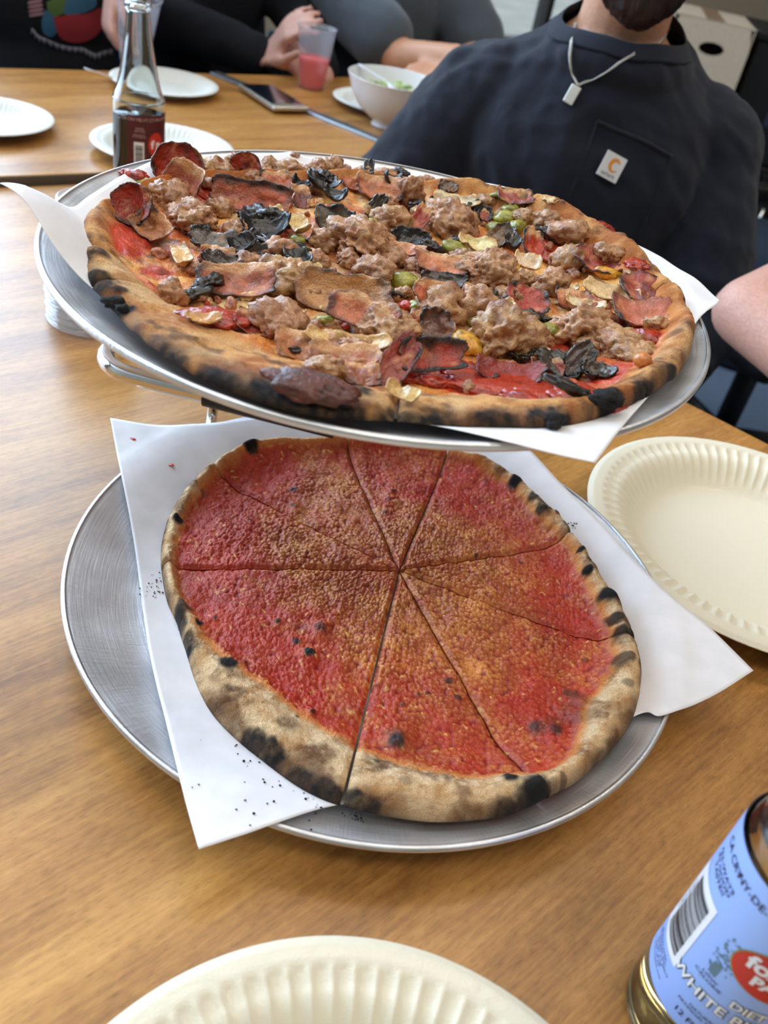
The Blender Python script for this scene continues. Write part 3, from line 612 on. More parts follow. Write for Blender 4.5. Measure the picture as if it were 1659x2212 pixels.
b_char = [(540, 972, 22, 1), (385, 1128, 14, 1), (395, 1322, 20, .8), (430, 1348, 10, 1), (495, 1440, 21, 1), (668, 1410, 13, 1), (640, 1382, 10, .9), (690, 1358, 13, .7), (635, 1055, 8, 1), (632, 1088, 7, .9), (540, 1122, 5, .9), (600, 1340, 7, .9), (465, 1333, 5, .9),
          (848, 1060, 8, .9), (838, 1078, 6, .8), (833, 1104, 7, .8), (1110, 1048, 18, 1), (1150, 1085, 15, .9), (1165, 1112, 14, .9), (1200, 1120, 10, .9), (1250, 1200, 10, 1), (1264, 1242, 14, 1), (1310, 1300, 24, 1), (1322, 1350, 20, .9), (1335, 1378, 16, .9), (1340, 1440, 24, .8), (1350, 1490, 14, .6),
          (1198, 1580, 14, .8), (1155, 1572, 10, .7), (855, 1606, 17, .9), (1160, 1715, 32, 1), (1095, 1697, 16, 1), (1215, 1690, 12, .6), (970, 1470, 9, .8), (990, 1506, 8, .8), (925, 1497, 6, .7), (905, 1498, 6, .7), (870, 1520, 6, .7), (1050, 1040, 6, .7), (1030, 1195, 6, .8), (1125, 1212, 5, .8),
          (903, 1227, 6, .9), (675, 1540, 6, .9), (640, 1555, 5, .8), (530, 1430, 5, .9), (1265, 1425, 7, .6), (810, 1655, 6, .7)]
b_char = [(x, y, r*mp_*1.22, k) for x, y, r, k in b_char]
b_brown = [(x, y, r*mp_, k) for x, y, r, k in [(500, 1510, 30, .9), (620, 1580, 26, .8), (690, 1640, 40, .7), (560, 1620, 46, .6), (1260, 1540, 60, .5), (1330, 1545, 40, .4), (1240, 1500, 26, .9), (1290, 1560, 20, .7), (410, 1050, 22, 1), (430, 1010, 16, .7), (440, 1065, 14, .6), (810, 1660, 30, .7), (870, 1700, 16, .5), (960, 1690, 14, .7), (1290, 1220, 40, .9), (1320, 1300, 36, .9), (1345, 1390, 30, .7), (1180, 1100, 36, .9), (1080, 1020, 26, .8), (1230, 1150, 30, .8), (735, 1610, 20, .5), (1160, 1575, 24, .7), (1200, 1560, 26, .6), (855, 1590, 26, .7), (650, 1350, 22, .4)]]
b_edge = [(x, y, r*mp_, k) for x, y, r, k in [(570, 1640, 46, 1), (545, 1612, 30, 1), (700, 1722, 40, .9), (750, 1745, 46, 1), (390, 1350, 34, .9), (410, 1400, 34, .9), (1150, 1742, 44, 1), (1330, 1300, 44, .9), (1360, 1380, 40, .9), (1290, 1220, 44, .9), (1240, 1150, 44, .9), (405, 1045, 24, 1), (1195, 1100, 40, .8), (640, 1690, 34, .7), (1090, 1755, 30, .7), (1382, 1450, 20, .8), (800, 1752, 24, .8)]]
FL = lin((214, 184, 142)); TAN = lin((172, 124, 74)); BRN = lin((98, 62, 36)); BLK = lin((20, 16, 15))
def hfun_bot(X, Y, r, th_, R):
    Rs = np.minimum(bsau(th_) + .0022*f2(X*190, Y*190, 3, 3), R - .006)
    w = np.maximum(R - Rs, .008); q = np.clip((R - r)/w, 0, None)
    e = np.sqrt(np.clip(1 - (1 - np.clip(q/.62, 0, 1))**2, 0, 1))
    hc = .0125 + .0035*f2(np.cos(th_)*4, np.sin(th_)*4, 8, 2) + np.clip(w - .02, 0, .03)*.14
    H = e*(.0055 + (hc - .0055)*(1 - sstep(q, .55, 1.35)))
    ins = sstep(Rs - r, -.0012, .0030)                                    # 1 on the sauce
    lump = f2(X*55, Y*55, 21, 3)
    H = H + .0012*lump + .0010*f2(X*120, Y*120, 22, 2)*(1 - ins)
    w1 = 1 - 1.6*worley(X*300, Y*300, 1); w2 = 1 - 1.6*worley(X*500, Y*500, 2); g1 = .75*w1 + .25*f2(X*330, Y*330, 5, 2); g2_ = f2(X*620, Y*620, 6, 2); g3 = 1 - np.abs(f2(X*230, Y*230, 7, 2))*2
    gr = np.clip(.75 + .6*f2(X*40, Y*40, 10, 2), .25, 1.2); H = H + ins*(gr*(.0014*np.sqrt(np.clip(w1 + .35, 0, 2)) + .0008*w2) + .0016*f2(X*105, Y*105, 9, 2))
    H = H + (1 - ins)*(.0004*f2(X*300, Y*300, 14, 3) - .0006*(np.abs(f2(X*70, Y*160, 15, 2)) < .05))
    ch = blobs(X, Y, b_char, _fb_, .008); br = blobs(X, Y, b_brown, _fb_, .008); ed = blobs(X, Y, b_edge, _fb_, .003)
    # blisters rise under the char spots
    for (px, py, rr, k) in b_char:
        p = Gs(px, py, _fb_, .008); d = np.hypot(X - p[0], Y - p[1])/(rr*1.5); H = H + k*.60*rr*np.exp(-d*d*1.6)
    for (px, py, rr, k) in b_brown[:6] + b_brown[-6:] + [(430, 1345, .008, .7), (690, 1358, .011, 1.2), (855, 1600, .010, 1.3), (1170, 1570, .012, 1.2), (1000, 1640, .010, .8), (1110, 1640, .012, .9), (520, 1250, .012, .7), (620, 1265, .010, .7), (480, 1045, .010, .9), (960, 1660, .009, .8), (1240, 1560, .012, 1.0)]:
        p = Gs(px, py, _fb_, .008); d = np.hypot(X - p[0], Y - p[1])/(rr*1.1); H = H + k*.16*rr*np.exp(-d*d*1.6)
    # colour
    cen = 1 - sstep(r/R, .30, .86); big = f2(X*22, Y*22, 31, 3)
    org = np.clip(cen*.95 + big*.9 + .25*g1 + .02 + .35*f2(X*90, Y*90, 33, 2), 0, 1)
    sau = mixc(lin((176, 42, 18)), lin((176, 84, 40)), org)
    sau = mixc(sau, lin((212, 136, 62)), np.clip((w2*.5 + w1*.9 + f2(X*90, Y*90, 35, 2)*.6 - .30)*1.6, 0, .85)*(.12 + .88*org))
    sau = mixc(sau, lin((110, 22, 10)), np.clip((-w1 + .06)*1.5, 0, .7))  # curd tips lightened above, crevice shade painted into the sauce here
    sau = mixc(sau, lin((226, 170, 92)), np.clip((f2(X*380, Y*380, 37, 1) - .74)*6, 0, .8))
    sau = mixc(sau, lin((208, 118, 44)), sstep(r - (Rs - .006), 0, .006)*(.35 + .6*f2(X*60, Y*60, 41, 2)))
    cn = f2(X*75, Y*75, 43, 3); cf = f2(X*320, Y*320, 45, 3)
    cru = mixc(np.broadcast_to(FL, X.shape + (3,)), TAN, np.clip(.40 + .9*cn + .35*cf, 0, 1))
    cru = mixc(cru, BRN, np.clip((f2(X*48, Y*48, 47, 3) - .12)*2.4 + .35*cf, 0, .7))
    low = 1 - sstep(q + .10*cf, .06, .36); cru = mixc(cru, BRN*.55, low*np.clip(.62 + .8*f2(np.cos(th_)*9, np.sin(th_)*9, 49, 3), 0, .95)); cru = mixc(cru, lin((228, 206, 172)), np.clip((f2(X*700, Y*700, 48, 1) - .25)*1.5, 0, .5)*sstep(q, .3, .7))
    cru = mixc(cru, lin((206, 126, 52)), (1 - sstep(r - Rs, 0, .005))*.75)
    sau = sau*(1.12 + .18*f2(X*60, Y*60, 52, 2))[..., None]; c = mixc(cru*1.15, sau, ins); c = mixc(c, BRN*.6, np.clip(br*.95*(.8 + .5*cf), 0, 1)); c = mixc(c, BLK, np.clip(ed*1.2, 0, 1)*(1 - sstep(q + .12*cf, .30, .66))*(.85 + .4*cf)); c = mixc(c, BLK, ch)
    wet = np.clip(ins*(.55 + .35*org + .35*f2(X*160, Y*160, 51, 2)), 0, 1)*(1 - ch)
    return H, c, wet, (ins > .5).astype(float)
bp_root = empty('tomato_pizza', (0, 0, 0)); tag(bp_root, 'plain tomato pie cut into slices on paper in the lower pan', 'pizza')
def base_b(r, X, Y): 
    rr = np.hypot(X - BC[0], Y - BC[1]); return paper_z(rr, 5, X, Y) + .0014
dough(BCen, BZ, bout, b_cuts, hfun_bot, base_b, 1080, 280, .0006, bp_root, 'tomato_sauce', (M['crust'], M['sauce']))

# ---- upper pizza: loaded
HT_ = TPZ - TZ
TCen = G(905, 610, HT_ + .008)[:2]
t_out = [(168, 520), (172, 565), (190, 600), (215, 640), (250, 668), (275, 700), (330, 748), (400, 795), (470, 828), (560, 862), (640, 888), (740, 902), (855, 905), (950, 915), (1080, 918), (1200, 918), (1270, 905), (1340, 880), (1400, 852), (1450, 820), (1485, 775), (1502, 715), (1498, 672), (1474, 620), (1436, 578), (1376, 526), (1296, 470), (1204, 426), (1104, 396), (1000, 386), (880, 384), (760, 374), (620, 366), (500, 366), (400, 372), (310, 392), (240, 424), (190, 462)]
t_sau = [(235, 520), (250, 570), (290, 610), (320, 650), (420, 700), (500, 745), (580, 780), (680, 820), (790, 850), (870, 862), (960, 872), (1060, 880), (1180, 893), (1262, 886), (1300, 862), (1360, 820), (1410, 780), (1440, 730), (1450, 690), (1430, 640), (1390, 590), (1330, 548), (1260, 502), (1170, 460), (1080, 430), (1000, 398), (880, 376), (760, 366), (620, 358), (500, 358), (410, 368), (330, 392), (262, 440), (236, 476)]
_ft = lambda x, y: HT_ + paper_z(np.hypot(x - TC[0], y - TC[1]), 9, np.array(x), np.array(y)) + .0014
tout, tsau = polar(t_out, TCen, HT_ + .008, _ft, .007), polar(t_sau, TCen, HT_ + .010, _ft, .009)
t_cuts = cut_angles(TCen, [(195, 585), (262, 655), (855, 893), (1318, 868), (1500, 690), (1200, 450), (760, 350), (300, 380)], HT_ + .01)
mt_ = 1.0/3800
t_char = [(218, 565, 26, 1), (195, 590, 22, 1), (262, 640, 18, 1), (258, 660, 14, 1), (768, 868, 34, 1), (715, 858, 16, .8), (1310, 866, 22, 1), (1195, 900, 18, 1), (1340, 518, 18, 1), (1362, 540, 14, .9), (1400, 845, 26, .9), (1300, 878, 12, 1), (312, 668, 5, 1), (1478, 655, 8, .9), (1462, 640, 10, .8), (1210, 462, 10, .7), (1250, 480, 10, .7), (325, 555, 14, .8), (1455, 605, 8, .8), (660, 838, 12, .6)]
t_char = [(x, y, r*mt_, k) for x, y, r, k in t_char]
t_brown = [(x, y, r*mt_, k) for x, y, r, k in [(330, 720, 40, .85), (380, 755, 34, .8), (425, 740, 22, 1), (450, 790, 36, .8), (500, 810, 30, .7), (470, 745, 22, .8), (290, 690, 30, .8), (230, 615, 34, .9), (200, 520, 26, .6), (215, 480, 18, .6), (240, 455, 16, .7), (560, 835, 34, .7), (1440, 800, 40, .6), (1480, 720, 26, .7), (1420, 580, 30, .8), (1350, 520, 30, .9), (1200, 450, 30, .7), (1290, 500, 24, .6), (330, 560, 30, .6), (250, 560, 20, .8), (1395, 640, 20, .5), (350, 575, 16, .8)]]
t_edge = [(x, y, r*mt_, k) for x, y, r, k in [(340, 770, 60, .8), (450, 825, 60, .8), (210, 620, 50, .9), (255, 670, 40, 1), (560, 862, 60, .8), (650, 888, 60, .8), (750, 902, 60, 1), (860, 905, 50, .8), (950, 915, 60, .8), (1080, 918, 60, .9), (1190, 916, 60, 1), (1320, 885, 50, 1), (1400, 855, 50, 1), (1460, 815, 40, .8), (172, 560, 40, .6), (1500, 690, 20, .6), (1370, 540, 36, .9), (1200, 440, 30, .7)]]
t_red = [(x, y, r*mt_, k) for x, y, r, k in [(470, 690, 60, 1), (540, 700, 44, .8), (1110, 835, 110, 1), (1000, 830, 60, 1), (1250, 865, 60, 1), (1180, 850, 70, 1), (300, 520, 40, .8), (330, 500, 40, .8), (340, 590, 44, .7), (370, 620, 30, .7), (1300, 500, 36, 1), (1376, 577, 34, 1), (1404, 729, 34, 1), (1330, 800, 40, .7), (1350, 760, 40, .5), (1420, 640, 30, .6), (960, 800, 60, .9), (1060, 860, 60, 1), (290, 540, 24, .7)]]
def hfun_top(X, Y, r, th_, R):
    Rs = np.minimum(tsau(th_) + .003*f2(X*150, Y*150, 53, 3), R - .006)
    w = np.maximum(R - Rs, .008); q = np.clip((R - r)/w, 0, None)
    e = np.sqrt(np.clip(1 - (1 - np.clip(q/.6, 0, 1))**2, 0, 1))
    hc = .0125 + .0035*f2(np.cos(th_)*5, np.sin(th_)*5, 58, 2)
    H = e*(.006 + (hc - .006)*(1 - sstep(q, .5, 1.4)))
    ins = sstep(Rs - r, -.0015, .004)
    H = H + .0022*f2(X*50, Y*50, 61, 3) + ins*(.0016*f2(X*120, Y*120, 62, 3) + .0006*f2(X*320, Y*320, 63, 2)) + (1 - ins)*(.0013*f2(X*95, Y*95, 64, 3) + .0004*f2(X*420, Y*420, 65, 2))
    ch = blobs(X, Y, t_char, _ft_, .006); br = blobs(X, Y, t_brown, _ft_, .009); ed = blobs(X, Y, t_edge, _ft_, .003); rd_ = blobs(X, Y, t_red, _ft_, .006)
    for (px, py, rr, k) in t_brown:
        p = Gs(px, py, _ft_, .009); d = np.hypot(X - p[0], Y - p[1])/(rr*1.1); H = H + k*.16*rr*np.exp(-d*d*1.6)
    for (px, py, rr, k) in t_char:
        p = Gs(px, py, _ft_, .006); d = np.hypot(X - p[0], Y - p[1])/(rr*1.4); H = H + k*.3*rr*np.exp(-d*d*1.6)
    red = np.clip(f2(X*34, Y*34, 66, 3)*2.2 + .15 + rd_*1.4, 0, 1)
    che = mixc(lin((226, 168, 92)), lin((204, 116, 44)), np.clip(.5 + f2(X*80, Y*80, 67, 3)*1.3, 0, 1))
    che = mixc(che, lin((236, 208, 150)), np.clip((f2(X*60, Y*60, 68, 3) - .1)*2.2, 0, .8))
    sau = mixc(che, mixc(lin((196, 44, 20)), lin((150, 26, 14)), np.clip(.5 + f2(X*140, Y*140, 69, 2), 0, 1)), red*.92)
    sau = mixc(sau, BRN, np.clip((f2(X*95, Y*95, 70, 3) - .30)*4, 0, .8)*(1 - rd_))
    cf = f2(X*320, Y*320, 71, 3); cn = f2(X*60, Y*60, 72, 3)
    cru = mixc(lin((200, 146, 88))[None, None] + np.zeros(X.shape + (3,)), lin((158, 92, 42)), np.clip(.42 + cn*1.9 + .4*cf, 0, 1))
    cru = mixc(cru, lin((206, 170, 124)), np.clip((f2(X*45, Y*45, 73, 2) - .05)*2.2 + .3*cf, 0, .7)); cru = mixc(cru, lin((92, 58, 36)), np.clip((f2(X*75, Y*75, 78, 3) - .16)*3 + .3*cf, 0, .75))
    low = 1 - sstep(q, .03, .40); cru = mixc(cru, lin((84, 58, 44)), low*(.55 + .5*f2(X*90, Y*90, 74, 2)))
    cru = mixc(cru, lin((200, 112, 44)), (1 - sstep(r - Rs, 0, .006))*.5)
    cru = cru*1.0; sau = mixc(sau, lin((112, 48, 24)), np.clip((.62 - r/R)*2.2, 0, .55)); c = mixc(cru, sau*1.12, ins); c = mixc(c, lin((66, 44, 36)), br*.85*(.55 + .6*cf + .5*cn)); c = mixc(c, BLK, np.clip(ed*1.25, 0, 1)*(1 - sstep(q + .12*cf, .30, .62))*(.9 + .4*cf)); c = mixc(c, BLK, ch*(.85 + .3*cf))  # centre browned, with the shade between toppings painted into the base
    wet = np.clip(ins*(.75 + .4*f2(X*120, Y*120, 75, 2)) + (1 - ins)*.1, 0, 1)*(1 - ch)
    return H, c, wet, (ins > .5).astype(float)
tp_root = empty('loaded_pizza', (0, 0, 0)); tag(tp_root, 'large pizza heaped with sausage, ham, mushroom, onion and pepper on the upper pan', 'pizza')
def base_t(r, X, Y):
    rr = np.hypot(X - TC[0], Y - TC[1]); return paper_z(rr, 9, X, Y) + .0014
dough(TCen, TPZ, tout, t_cuts, hfun_top, base_t, 850, 200, .0006, tp_root, 'melted_cheese', (M['crust'], M['cheese']))

# ------------------------------------------------------------------ toppings of the upper pizza
_gx = np.linspace(TCen[0] - .24, TCen[0] + .24, 481); _gy = np.linspace(TCen[1] - .24, TCen[1] + .24, 481)
def _surf_grid():
    X, Y = np.meshgrid(_gx, _gy, indexing='ij'); r = np.hypot(X - TCen[0], Y - TCen[1]); t_ = np.arctan2(Y - TCen[1], X - TCen[0]); R = tout(t_)
    H = hfun_top(X, Y, r, t_, R)[0]; pz = paper_z(np.hypot(X - TC[0], Y - TC[1]), 9, X, Y)
    return TPZ + np.where(r < R, pz + .0014 + np.maximum(H, .0004), pz)
_gz = _surf_grid()
def surf_t(x, y):
    i = int(np.clip((x - _gx[0])/.001, 0, 479)); j = int(np.clip((y - _gy[0])/.001, 0, 479)); return float(_gz[i, j])
_ico = bmesh.new(); bmesh.ops.create_icosphere(_ico, subdivisions=4, radius=1); ICO_V = np.array([v.co[:] for v in _ico.verts]); ICO_F = [[v.index for v in f.verts] for f in _ico.faces]; _ico.free()
_ico = bmesh.new(); bmesh.ops.create_icosphere(_ico, subdivisions=3, radius=1); IC3_V = np.array([v.co[:] for v in _ico.verts]); IC3_F = [[v.index for v in f.verts] for f in _ico.faces]; _ico.free()
_ico = bmesh.new(); bmesh.ops.create_icosphere(_ico, subdivisions=5, radius=1); ICO5_V = np.array([v.co[:] for v in _ico.verts]); ICO5_F = [[v.index for v in f.verts] for f in _ico.faces]; _ico.free()
def trimesh(V, Fs, cols, wet):
    me = bpy.data.meshes.new('m'); Fq = np.array(Fs, np.int32); me.vertices.add(len(V)); me.vertices.foreach_set('co', np.asarray(V, np.float32).ravel())
    me.loops.add(Fq.size); me.loops.foreach_set('vertex_index', Fq.ravel()); me.polygons.add(len(Fq)); me.polygons.foreach_set('loop_start', np.arange(0, Fq.size, 3, dtype=np.int32))
    me.update(calc_edges=True); smooth(me); setcol(me, cols, wet); return me
_seed = [0]
def lump(size, c_lo, c_hi, c_tip, rough=.34, fine=.10, hi=ICO_V, hf=ICO_F, wet=.5, flat=1.0):
    _seed[0] += 1; sd_ = _seed[0]; D = hi.copy(); S = np.array(size, float); k = 1/max(S)
    P = D*S*k*1.7 + sd_*3.1
    n = f3(P*.9, sd_ % 11, 2); rg = 1 - 2*np.abs(f3(P*1.9, (sd_ + 3) % 11, 2)); m = f3(P*4.2, (sd_ + 5) % 11, 2); f = f3(P*9, (sd_ + 7) % 11, 2)
    disp = 1 + rough*(n*1.3 + .55*rg - .2) + fine*(1.6*m + .6*f)
    V = D*S*disp[:, None]; V[:, 2] = np.where(V[:, 2] < 0, V[:, 2]*flat, V[:, 2])
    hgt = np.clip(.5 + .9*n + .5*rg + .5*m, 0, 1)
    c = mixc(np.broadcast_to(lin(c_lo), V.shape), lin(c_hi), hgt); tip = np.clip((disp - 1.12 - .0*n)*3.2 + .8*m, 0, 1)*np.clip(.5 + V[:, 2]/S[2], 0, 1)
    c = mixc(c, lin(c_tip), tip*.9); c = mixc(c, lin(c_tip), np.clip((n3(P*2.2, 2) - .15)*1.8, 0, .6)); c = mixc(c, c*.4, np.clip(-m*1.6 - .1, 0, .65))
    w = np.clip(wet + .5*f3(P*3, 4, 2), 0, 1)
    return trimesh(V, hf, c, w)
def sheet(w, l, th_, bend=(0, 0), curl=0.0, cen=(190, 90, 70), edge=(60, 30, 22), black=0.0, ragged=.15, ncell=(26, 20), side=None, cup=0.0, round_=1.0, wet=.7, twist=0.0, blackside=0):
    "a cooked slice: curved, ragged, with real thickness. returns mesh (closed)"
    _seed[0] += 1; s = _seed[0]; nu, nv = ncell
    u = np.linspace(-1, 1, nu + 1)[:, None] + np.zeros((1, nv + 1)); v = np.linspace(-1, 1, nv + 1)[None, :] + np.zeros((nu + 1, 1))
    # square -> disc blend
    du = u*np.sqrt(1 - v*v/2); dv = v*np.sqrt(1 - u*u/2); uu = u + (du - u)*round_; vv = v + (dv - v)*round_
    a = np.arctan2(vv, uu); rr = np.hypot(uu, vv); rag = 1 + ragged*1.9*f2(np.cos(a)*2.1 + s, np.sin(a)*2.1 + s*2, s % 13, 4)*np.clip(rr, 0, 1)
    x = uu*w/2*rag; y = vv*l/2*rag
    z = cup*(rr**2.2)*max(w, l)/2 + .0024*f2(x*150 + s, y*150, s % 11, 4) + .0018*f2(u*2.2 + s, v*1.2, s % 7, 2) + curl*np.clip(rr - .55, 0, 1)*w*(.6 + f2(np.cos(a)*1.3 + s, np.sin(a)*1.3, 3, 2))
    if cup: x = x*(1 - .25*cup*rr**2); y = y*(1 - .25*cup*rr**2)
    if bend[0]:
        k = bend[0]; X_ = np.sin(x*k/(w/2))*(w/2)/k; z = z + (1 - np.cos(x*k/(w/2)))*(w/2)/k; x = X_
    if bend[1]:
        k = bend[1]; Y_ = np.sin(y*k/(l/2))*(l/2)/k; z = z + (1 - np.cos(y*k/(l/2)))*(l/2)/k; y = Y_
    if twist: z = z + twist*x*y/(l/2)
    top = np.stack([x, y, z], -1); ed = np.clip(rr, 0, 1.2)
    nrm = np.cross(np.gradient(top, axis=0), np.gradient(top, axis=1)); nrm /= np.linalg.norm(nrm, axis=2)[..., None] + 1e-12
    tk = th_*(1 - .55*sstep(ed, .8, 1.0))[..., None]
    bot = top - nrm*tk; n1 = (nu + 1)*(nv + 1); V = np.vstack([top.reshape(-1, 3), bot.reshape(-1, 3)])
    i = np.arange(nu)[:, None]*(nv + 1); j = np.arange(nv)[None]
    Q = np.stack([i + j, i + nv + 1 + j, i + nv + 2 + j, i + j + 1], -1).reshape(-1, 4); Qb = Q[:, ::-1] + n1
    bd = [(k, 0) for k in range(nu + 1)] + [(nu, k) for k in range(1, nv + 1)] + [(k, nv) for k in range(nu - 1, -1, -1)] + [(0, k) for k in range(nv - 1, 0, -1)]
    bi = np.array([p*(nv + 1) + q for p, q in bd]); b2 = np.roll(bi, -1); QS = np.stack([bi, bi + n1, b2 + n1, b2], -1)
    f_ = f2(x*300 + s, y*300, 5, 3); g_ = f2(x*120 + s, y*120, 6, 2)
    t = sstep(ed + .12*g_, .72, 1.02); c = mixc(np.broadcast_to(lin(cen), x.shape + (3,)), lin(edge), t)
    c = mixc(c, lin(edge), np.clip(g_*1.8 - .1, 0, .65)); c = mixc(c, c*.5, np.clip(f_*1.2, 0, .6)); c = mixc(c, lin((226, 160, 104)), np.clip(f2(x*190 + s, y*190, 8, 2)*1.6 - .45, 0, .5)*(0 if max(cen) < 100 else 1))
    if side is not None: c = mixc(c, lin(side), sstep(v + .2*g_, .35, .75))
    if black: c = mixc(c, BLK, sstep(ed + .30*g_, 1.04 - black*.4, 1.12 - black*.25)*np.clip(.55 + 1.6*f2(np.cos(a)*1.3 + s, np.sin(a)*1.3, 9, 2), 0, 1))
    if blackside: c = mixc(c, BLK, sstep(v*blackside + .2*g_, .55, .8))
    c = c.reshape(-1, 3); w_ = np.clip(wet + .4*g_, 0, 1).reshape(-1)
    return quadmesh(V, np.vstack([Q, Qb, QS]), True, np.vstack([c, c*.75]), np.concatenate([w_, w_]))
def put(name, me, m, px, py, lift=.002, rz=0.0, rx=0.0, ry=0.0, label=None):
    h = HT_ + .014
    for _ in range(9):
        p = G(px, py, h); z = surf_t(p[0], p[1]); h = .55*h + .45*(z - TZ + lift)
    o = link(name, me, m, tp_root); o.location = (p[0], p[1], z + lift); o.rotation_euler = Matrix.Rotation(rz, 3, 'Z').to_euler()
    R_ = Matrix.Rotation(rz, 3, 'Z') @ Matrix.Rotation(ry, 3, 'Y') @ Matrix.Rotation(rx, 3, 'X'); o.rotation_euler = R_.to_euler()
    if label: o['label'] = label
    return o
K = .00032                                                  # metres per photo pixel on the upper pizza
ZR = ROLL                                                   # screen-horizontal in the world turns by the roll
def R_(a): return math.radians(a)
def sausage(px, py, w, h, rz=0, lift=None):
    tone = rnd.random(); lo = (156 + 14*tone, 92 + 8*tone, 54); hi = (200, 148 + 10*tone, 108)
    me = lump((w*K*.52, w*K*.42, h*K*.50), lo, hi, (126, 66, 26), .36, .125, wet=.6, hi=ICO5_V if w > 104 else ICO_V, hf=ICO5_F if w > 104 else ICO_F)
    put('sausage_chunk', me, M['meat'], px, py, h*K*.22 if lift is None else lift, R_(rz + rnd.uniform(-20, 20)), rnd.uniform(-.3, .3), rnd.uniform(-.3, .3))
def ham(px, py, w, l, rz=0, rx=0.0, ry=0.0, cen=(206, 112, 84), edge=(150, 70, 44), black=.15, bend=(.5, .2), lift=.004, side=(214, 160, 110), blackside=0, name='ham_slice', curl=.05, th=.0016, rnd_=.5):
    put(name, sheet(w*K, l*K, th, bend, curl, cen, edge, black, .12, side=side, round_=rnd_, blackside=blackside), M['meat'], px, py, lift, R_(rz), rx, ry)
def pepperoni(px, py, d, rz, rx, cup=.5, lift=.006, cen=(168, 46, 18), name='pepperoni_slice'):
    put(name, sheet(d*K, d*K*.92, .0018, (0, 0), .03, cen, (74, 34, 22), .45, .06, round_=1.0, cup=cup, wet=.8), M['meat'], px, py, lift, R_(rz), rx, 0)
def mushroom(px, py, w, l, rz=0, rx=.2, ry=0, cen=(86, 74, 62), edge=(34, 28, 24), lift=.005, black=.3, bend=(.7, .4)):
    put('mushroom_slice', sheet(w*K, l*K, .0030, bend, .06, cen, edge, black, .16, round_=.9, wet=.95), M['veg'], px, py, lift, R_(rz), rx, ry)
def onion(px, py, l, w, rz=0, rx=.0, bend=.9, cen=(232, 212, 172), lift=.004, edge=(206, 164, 104), black=0.0):
    put('onion_strip', sheet(l*K, w*K, .0016, (bend, .5), 0, cen, edge, black, .06, ncell=(26, 8), round_=.45, wet=.9), M['veg'], px, py, lift, R_(rz), rx, 0)
def pepper(px, py, w, l, rz=0, cen=(122, 124, 34), hi=(168, 160, 60), name='green_pepper_piece', lift=.003):
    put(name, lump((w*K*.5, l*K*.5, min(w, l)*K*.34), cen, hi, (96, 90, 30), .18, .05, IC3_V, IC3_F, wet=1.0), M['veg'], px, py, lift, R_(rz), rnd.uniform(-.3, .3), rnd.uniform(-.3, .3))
def tomato(px, py, w, l, rz=0, lift=.0012):
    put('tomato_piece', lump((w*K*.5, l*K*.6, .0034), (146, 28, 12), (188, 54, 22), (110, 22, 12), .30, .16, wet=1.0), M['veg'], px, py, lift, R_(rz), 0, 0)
def blackbit(px, py, w, l, rz=0, lift=.003, rx=.3, name='charred_mushroom_piece'):
    if rnd.random() < .6:
        put(name, lump((w*K*.5, l*K*.42, min(w, l)*K*.34), (30, 26, 25), (62, 50, 42), (16, 14, 14), .55, .3, wet=.75), M['veg'], px, py, lift*.7, R_(rz), rnd.uniform(-.5, .5), rnd.uniform(-.4, .4)); return
    put(name, sheet(w*K, l*K, .0022, (rnd.uniform(.6, 1.4), .5), .15, (44, 36, 32), (18, 15, 15), .5, .12, ncell=(20, 12), round_=.7, wet=.7), M['veg'], px, py, lift, R_(rz), rx, rnd.uniform(-.4, .4))
def crumbcheese(px, py, w):
    put('cheese_crumb', lump((w*K*.5, w*K*.4, w*K*.32), (226, 190, 130), (244, 226, 180), (210, 160, 90), .3, .1, IC3_V, IC3_F, wet=.4), M['cheese'], px, py, .004, rnd.uniform(0, 6))
X90 = math.pi/2
# curled pepperoni along the far left, standing up
pepperoni(385, 362, 118, 14, 1.05, .35, .012); ham(404, 398, 112, 84, -20, .95, .2, (170, 84, 52), (120, 66, 36), .3, (1.1, .4), .008); pepperoni(296, 446, 98, -14, 1.1, .45, .010)
pepperoni(530, 364, 82, 12, 1.2, .35, .010); pepperoni(1290, 568, 120, 10, .22, .22, .004, (160, 44, 26)); pepperoni(1395, 632, 124, 6, .25, .18, .004, (164, 52, 40))
ham(336, 496, 96, 64, -35, .5, .2, (190, 116, 66), (150, 92, 50), .1, (.9, .3), .006)
# ham and bacon
ham(545, 424, 178, 74, 8, 1.05, 0, (200, 94, 58), (140, 66, 40), .1, (.25, .2), .011, (64, 38, 30), 0)
ham(595, 394, 82, 56, 20, .8, 0, (206, 118, 86)); ham(512, 612, 150, 76, 10, .45, -.1, (190, 104, 70), (120, 60, 36), .35, (.5, .5), .006)
ham(650, 428, 56, 66, 30, .6, .2, (132, 58, 44), (80, 36, 28), .2, name='bacon_slice'); ham(818, 408, 118, 66, 12, .75, 0, (212, 132, 86), lift=.007); ham(906, 474, 40, 84, -8, .6, .4, (176, 78, 58), lift=.008)
ham(1110, 424, 92, 50, 14, .5, 0, (156, 66, 50), (110, 46, 38)); ham(955, 572, 124, 56, 8, .5, 0, (212, 130, 84), lift=.007); ham(880, 540, 90, 34, 8, .4, 0, (220, 146, 108), lift=.008)
ham(940, 640, 96, 62, 16, .7, .1, (216, 122, 84), lift=.009); ham(748, 646, 182, 88, -8, .75, -.05, (206, 150, 92), (132, 78, 34), .3, (.6, .6), .007, (196, 138, 78), name='bacon_slice')
ham(786, 678, 130, 66, -6, .55, .05, (202, 118, 82), (120, 52, 34), .25, lift=.009); ham(660, 748, 110, 62, 16, .4, 0, (196, 122, 74), (150, 90, 46)); ham(745, 786, 120, 76, 14, .4, 0, (178, 100, 62), (120, 66, 36), lift=.006)
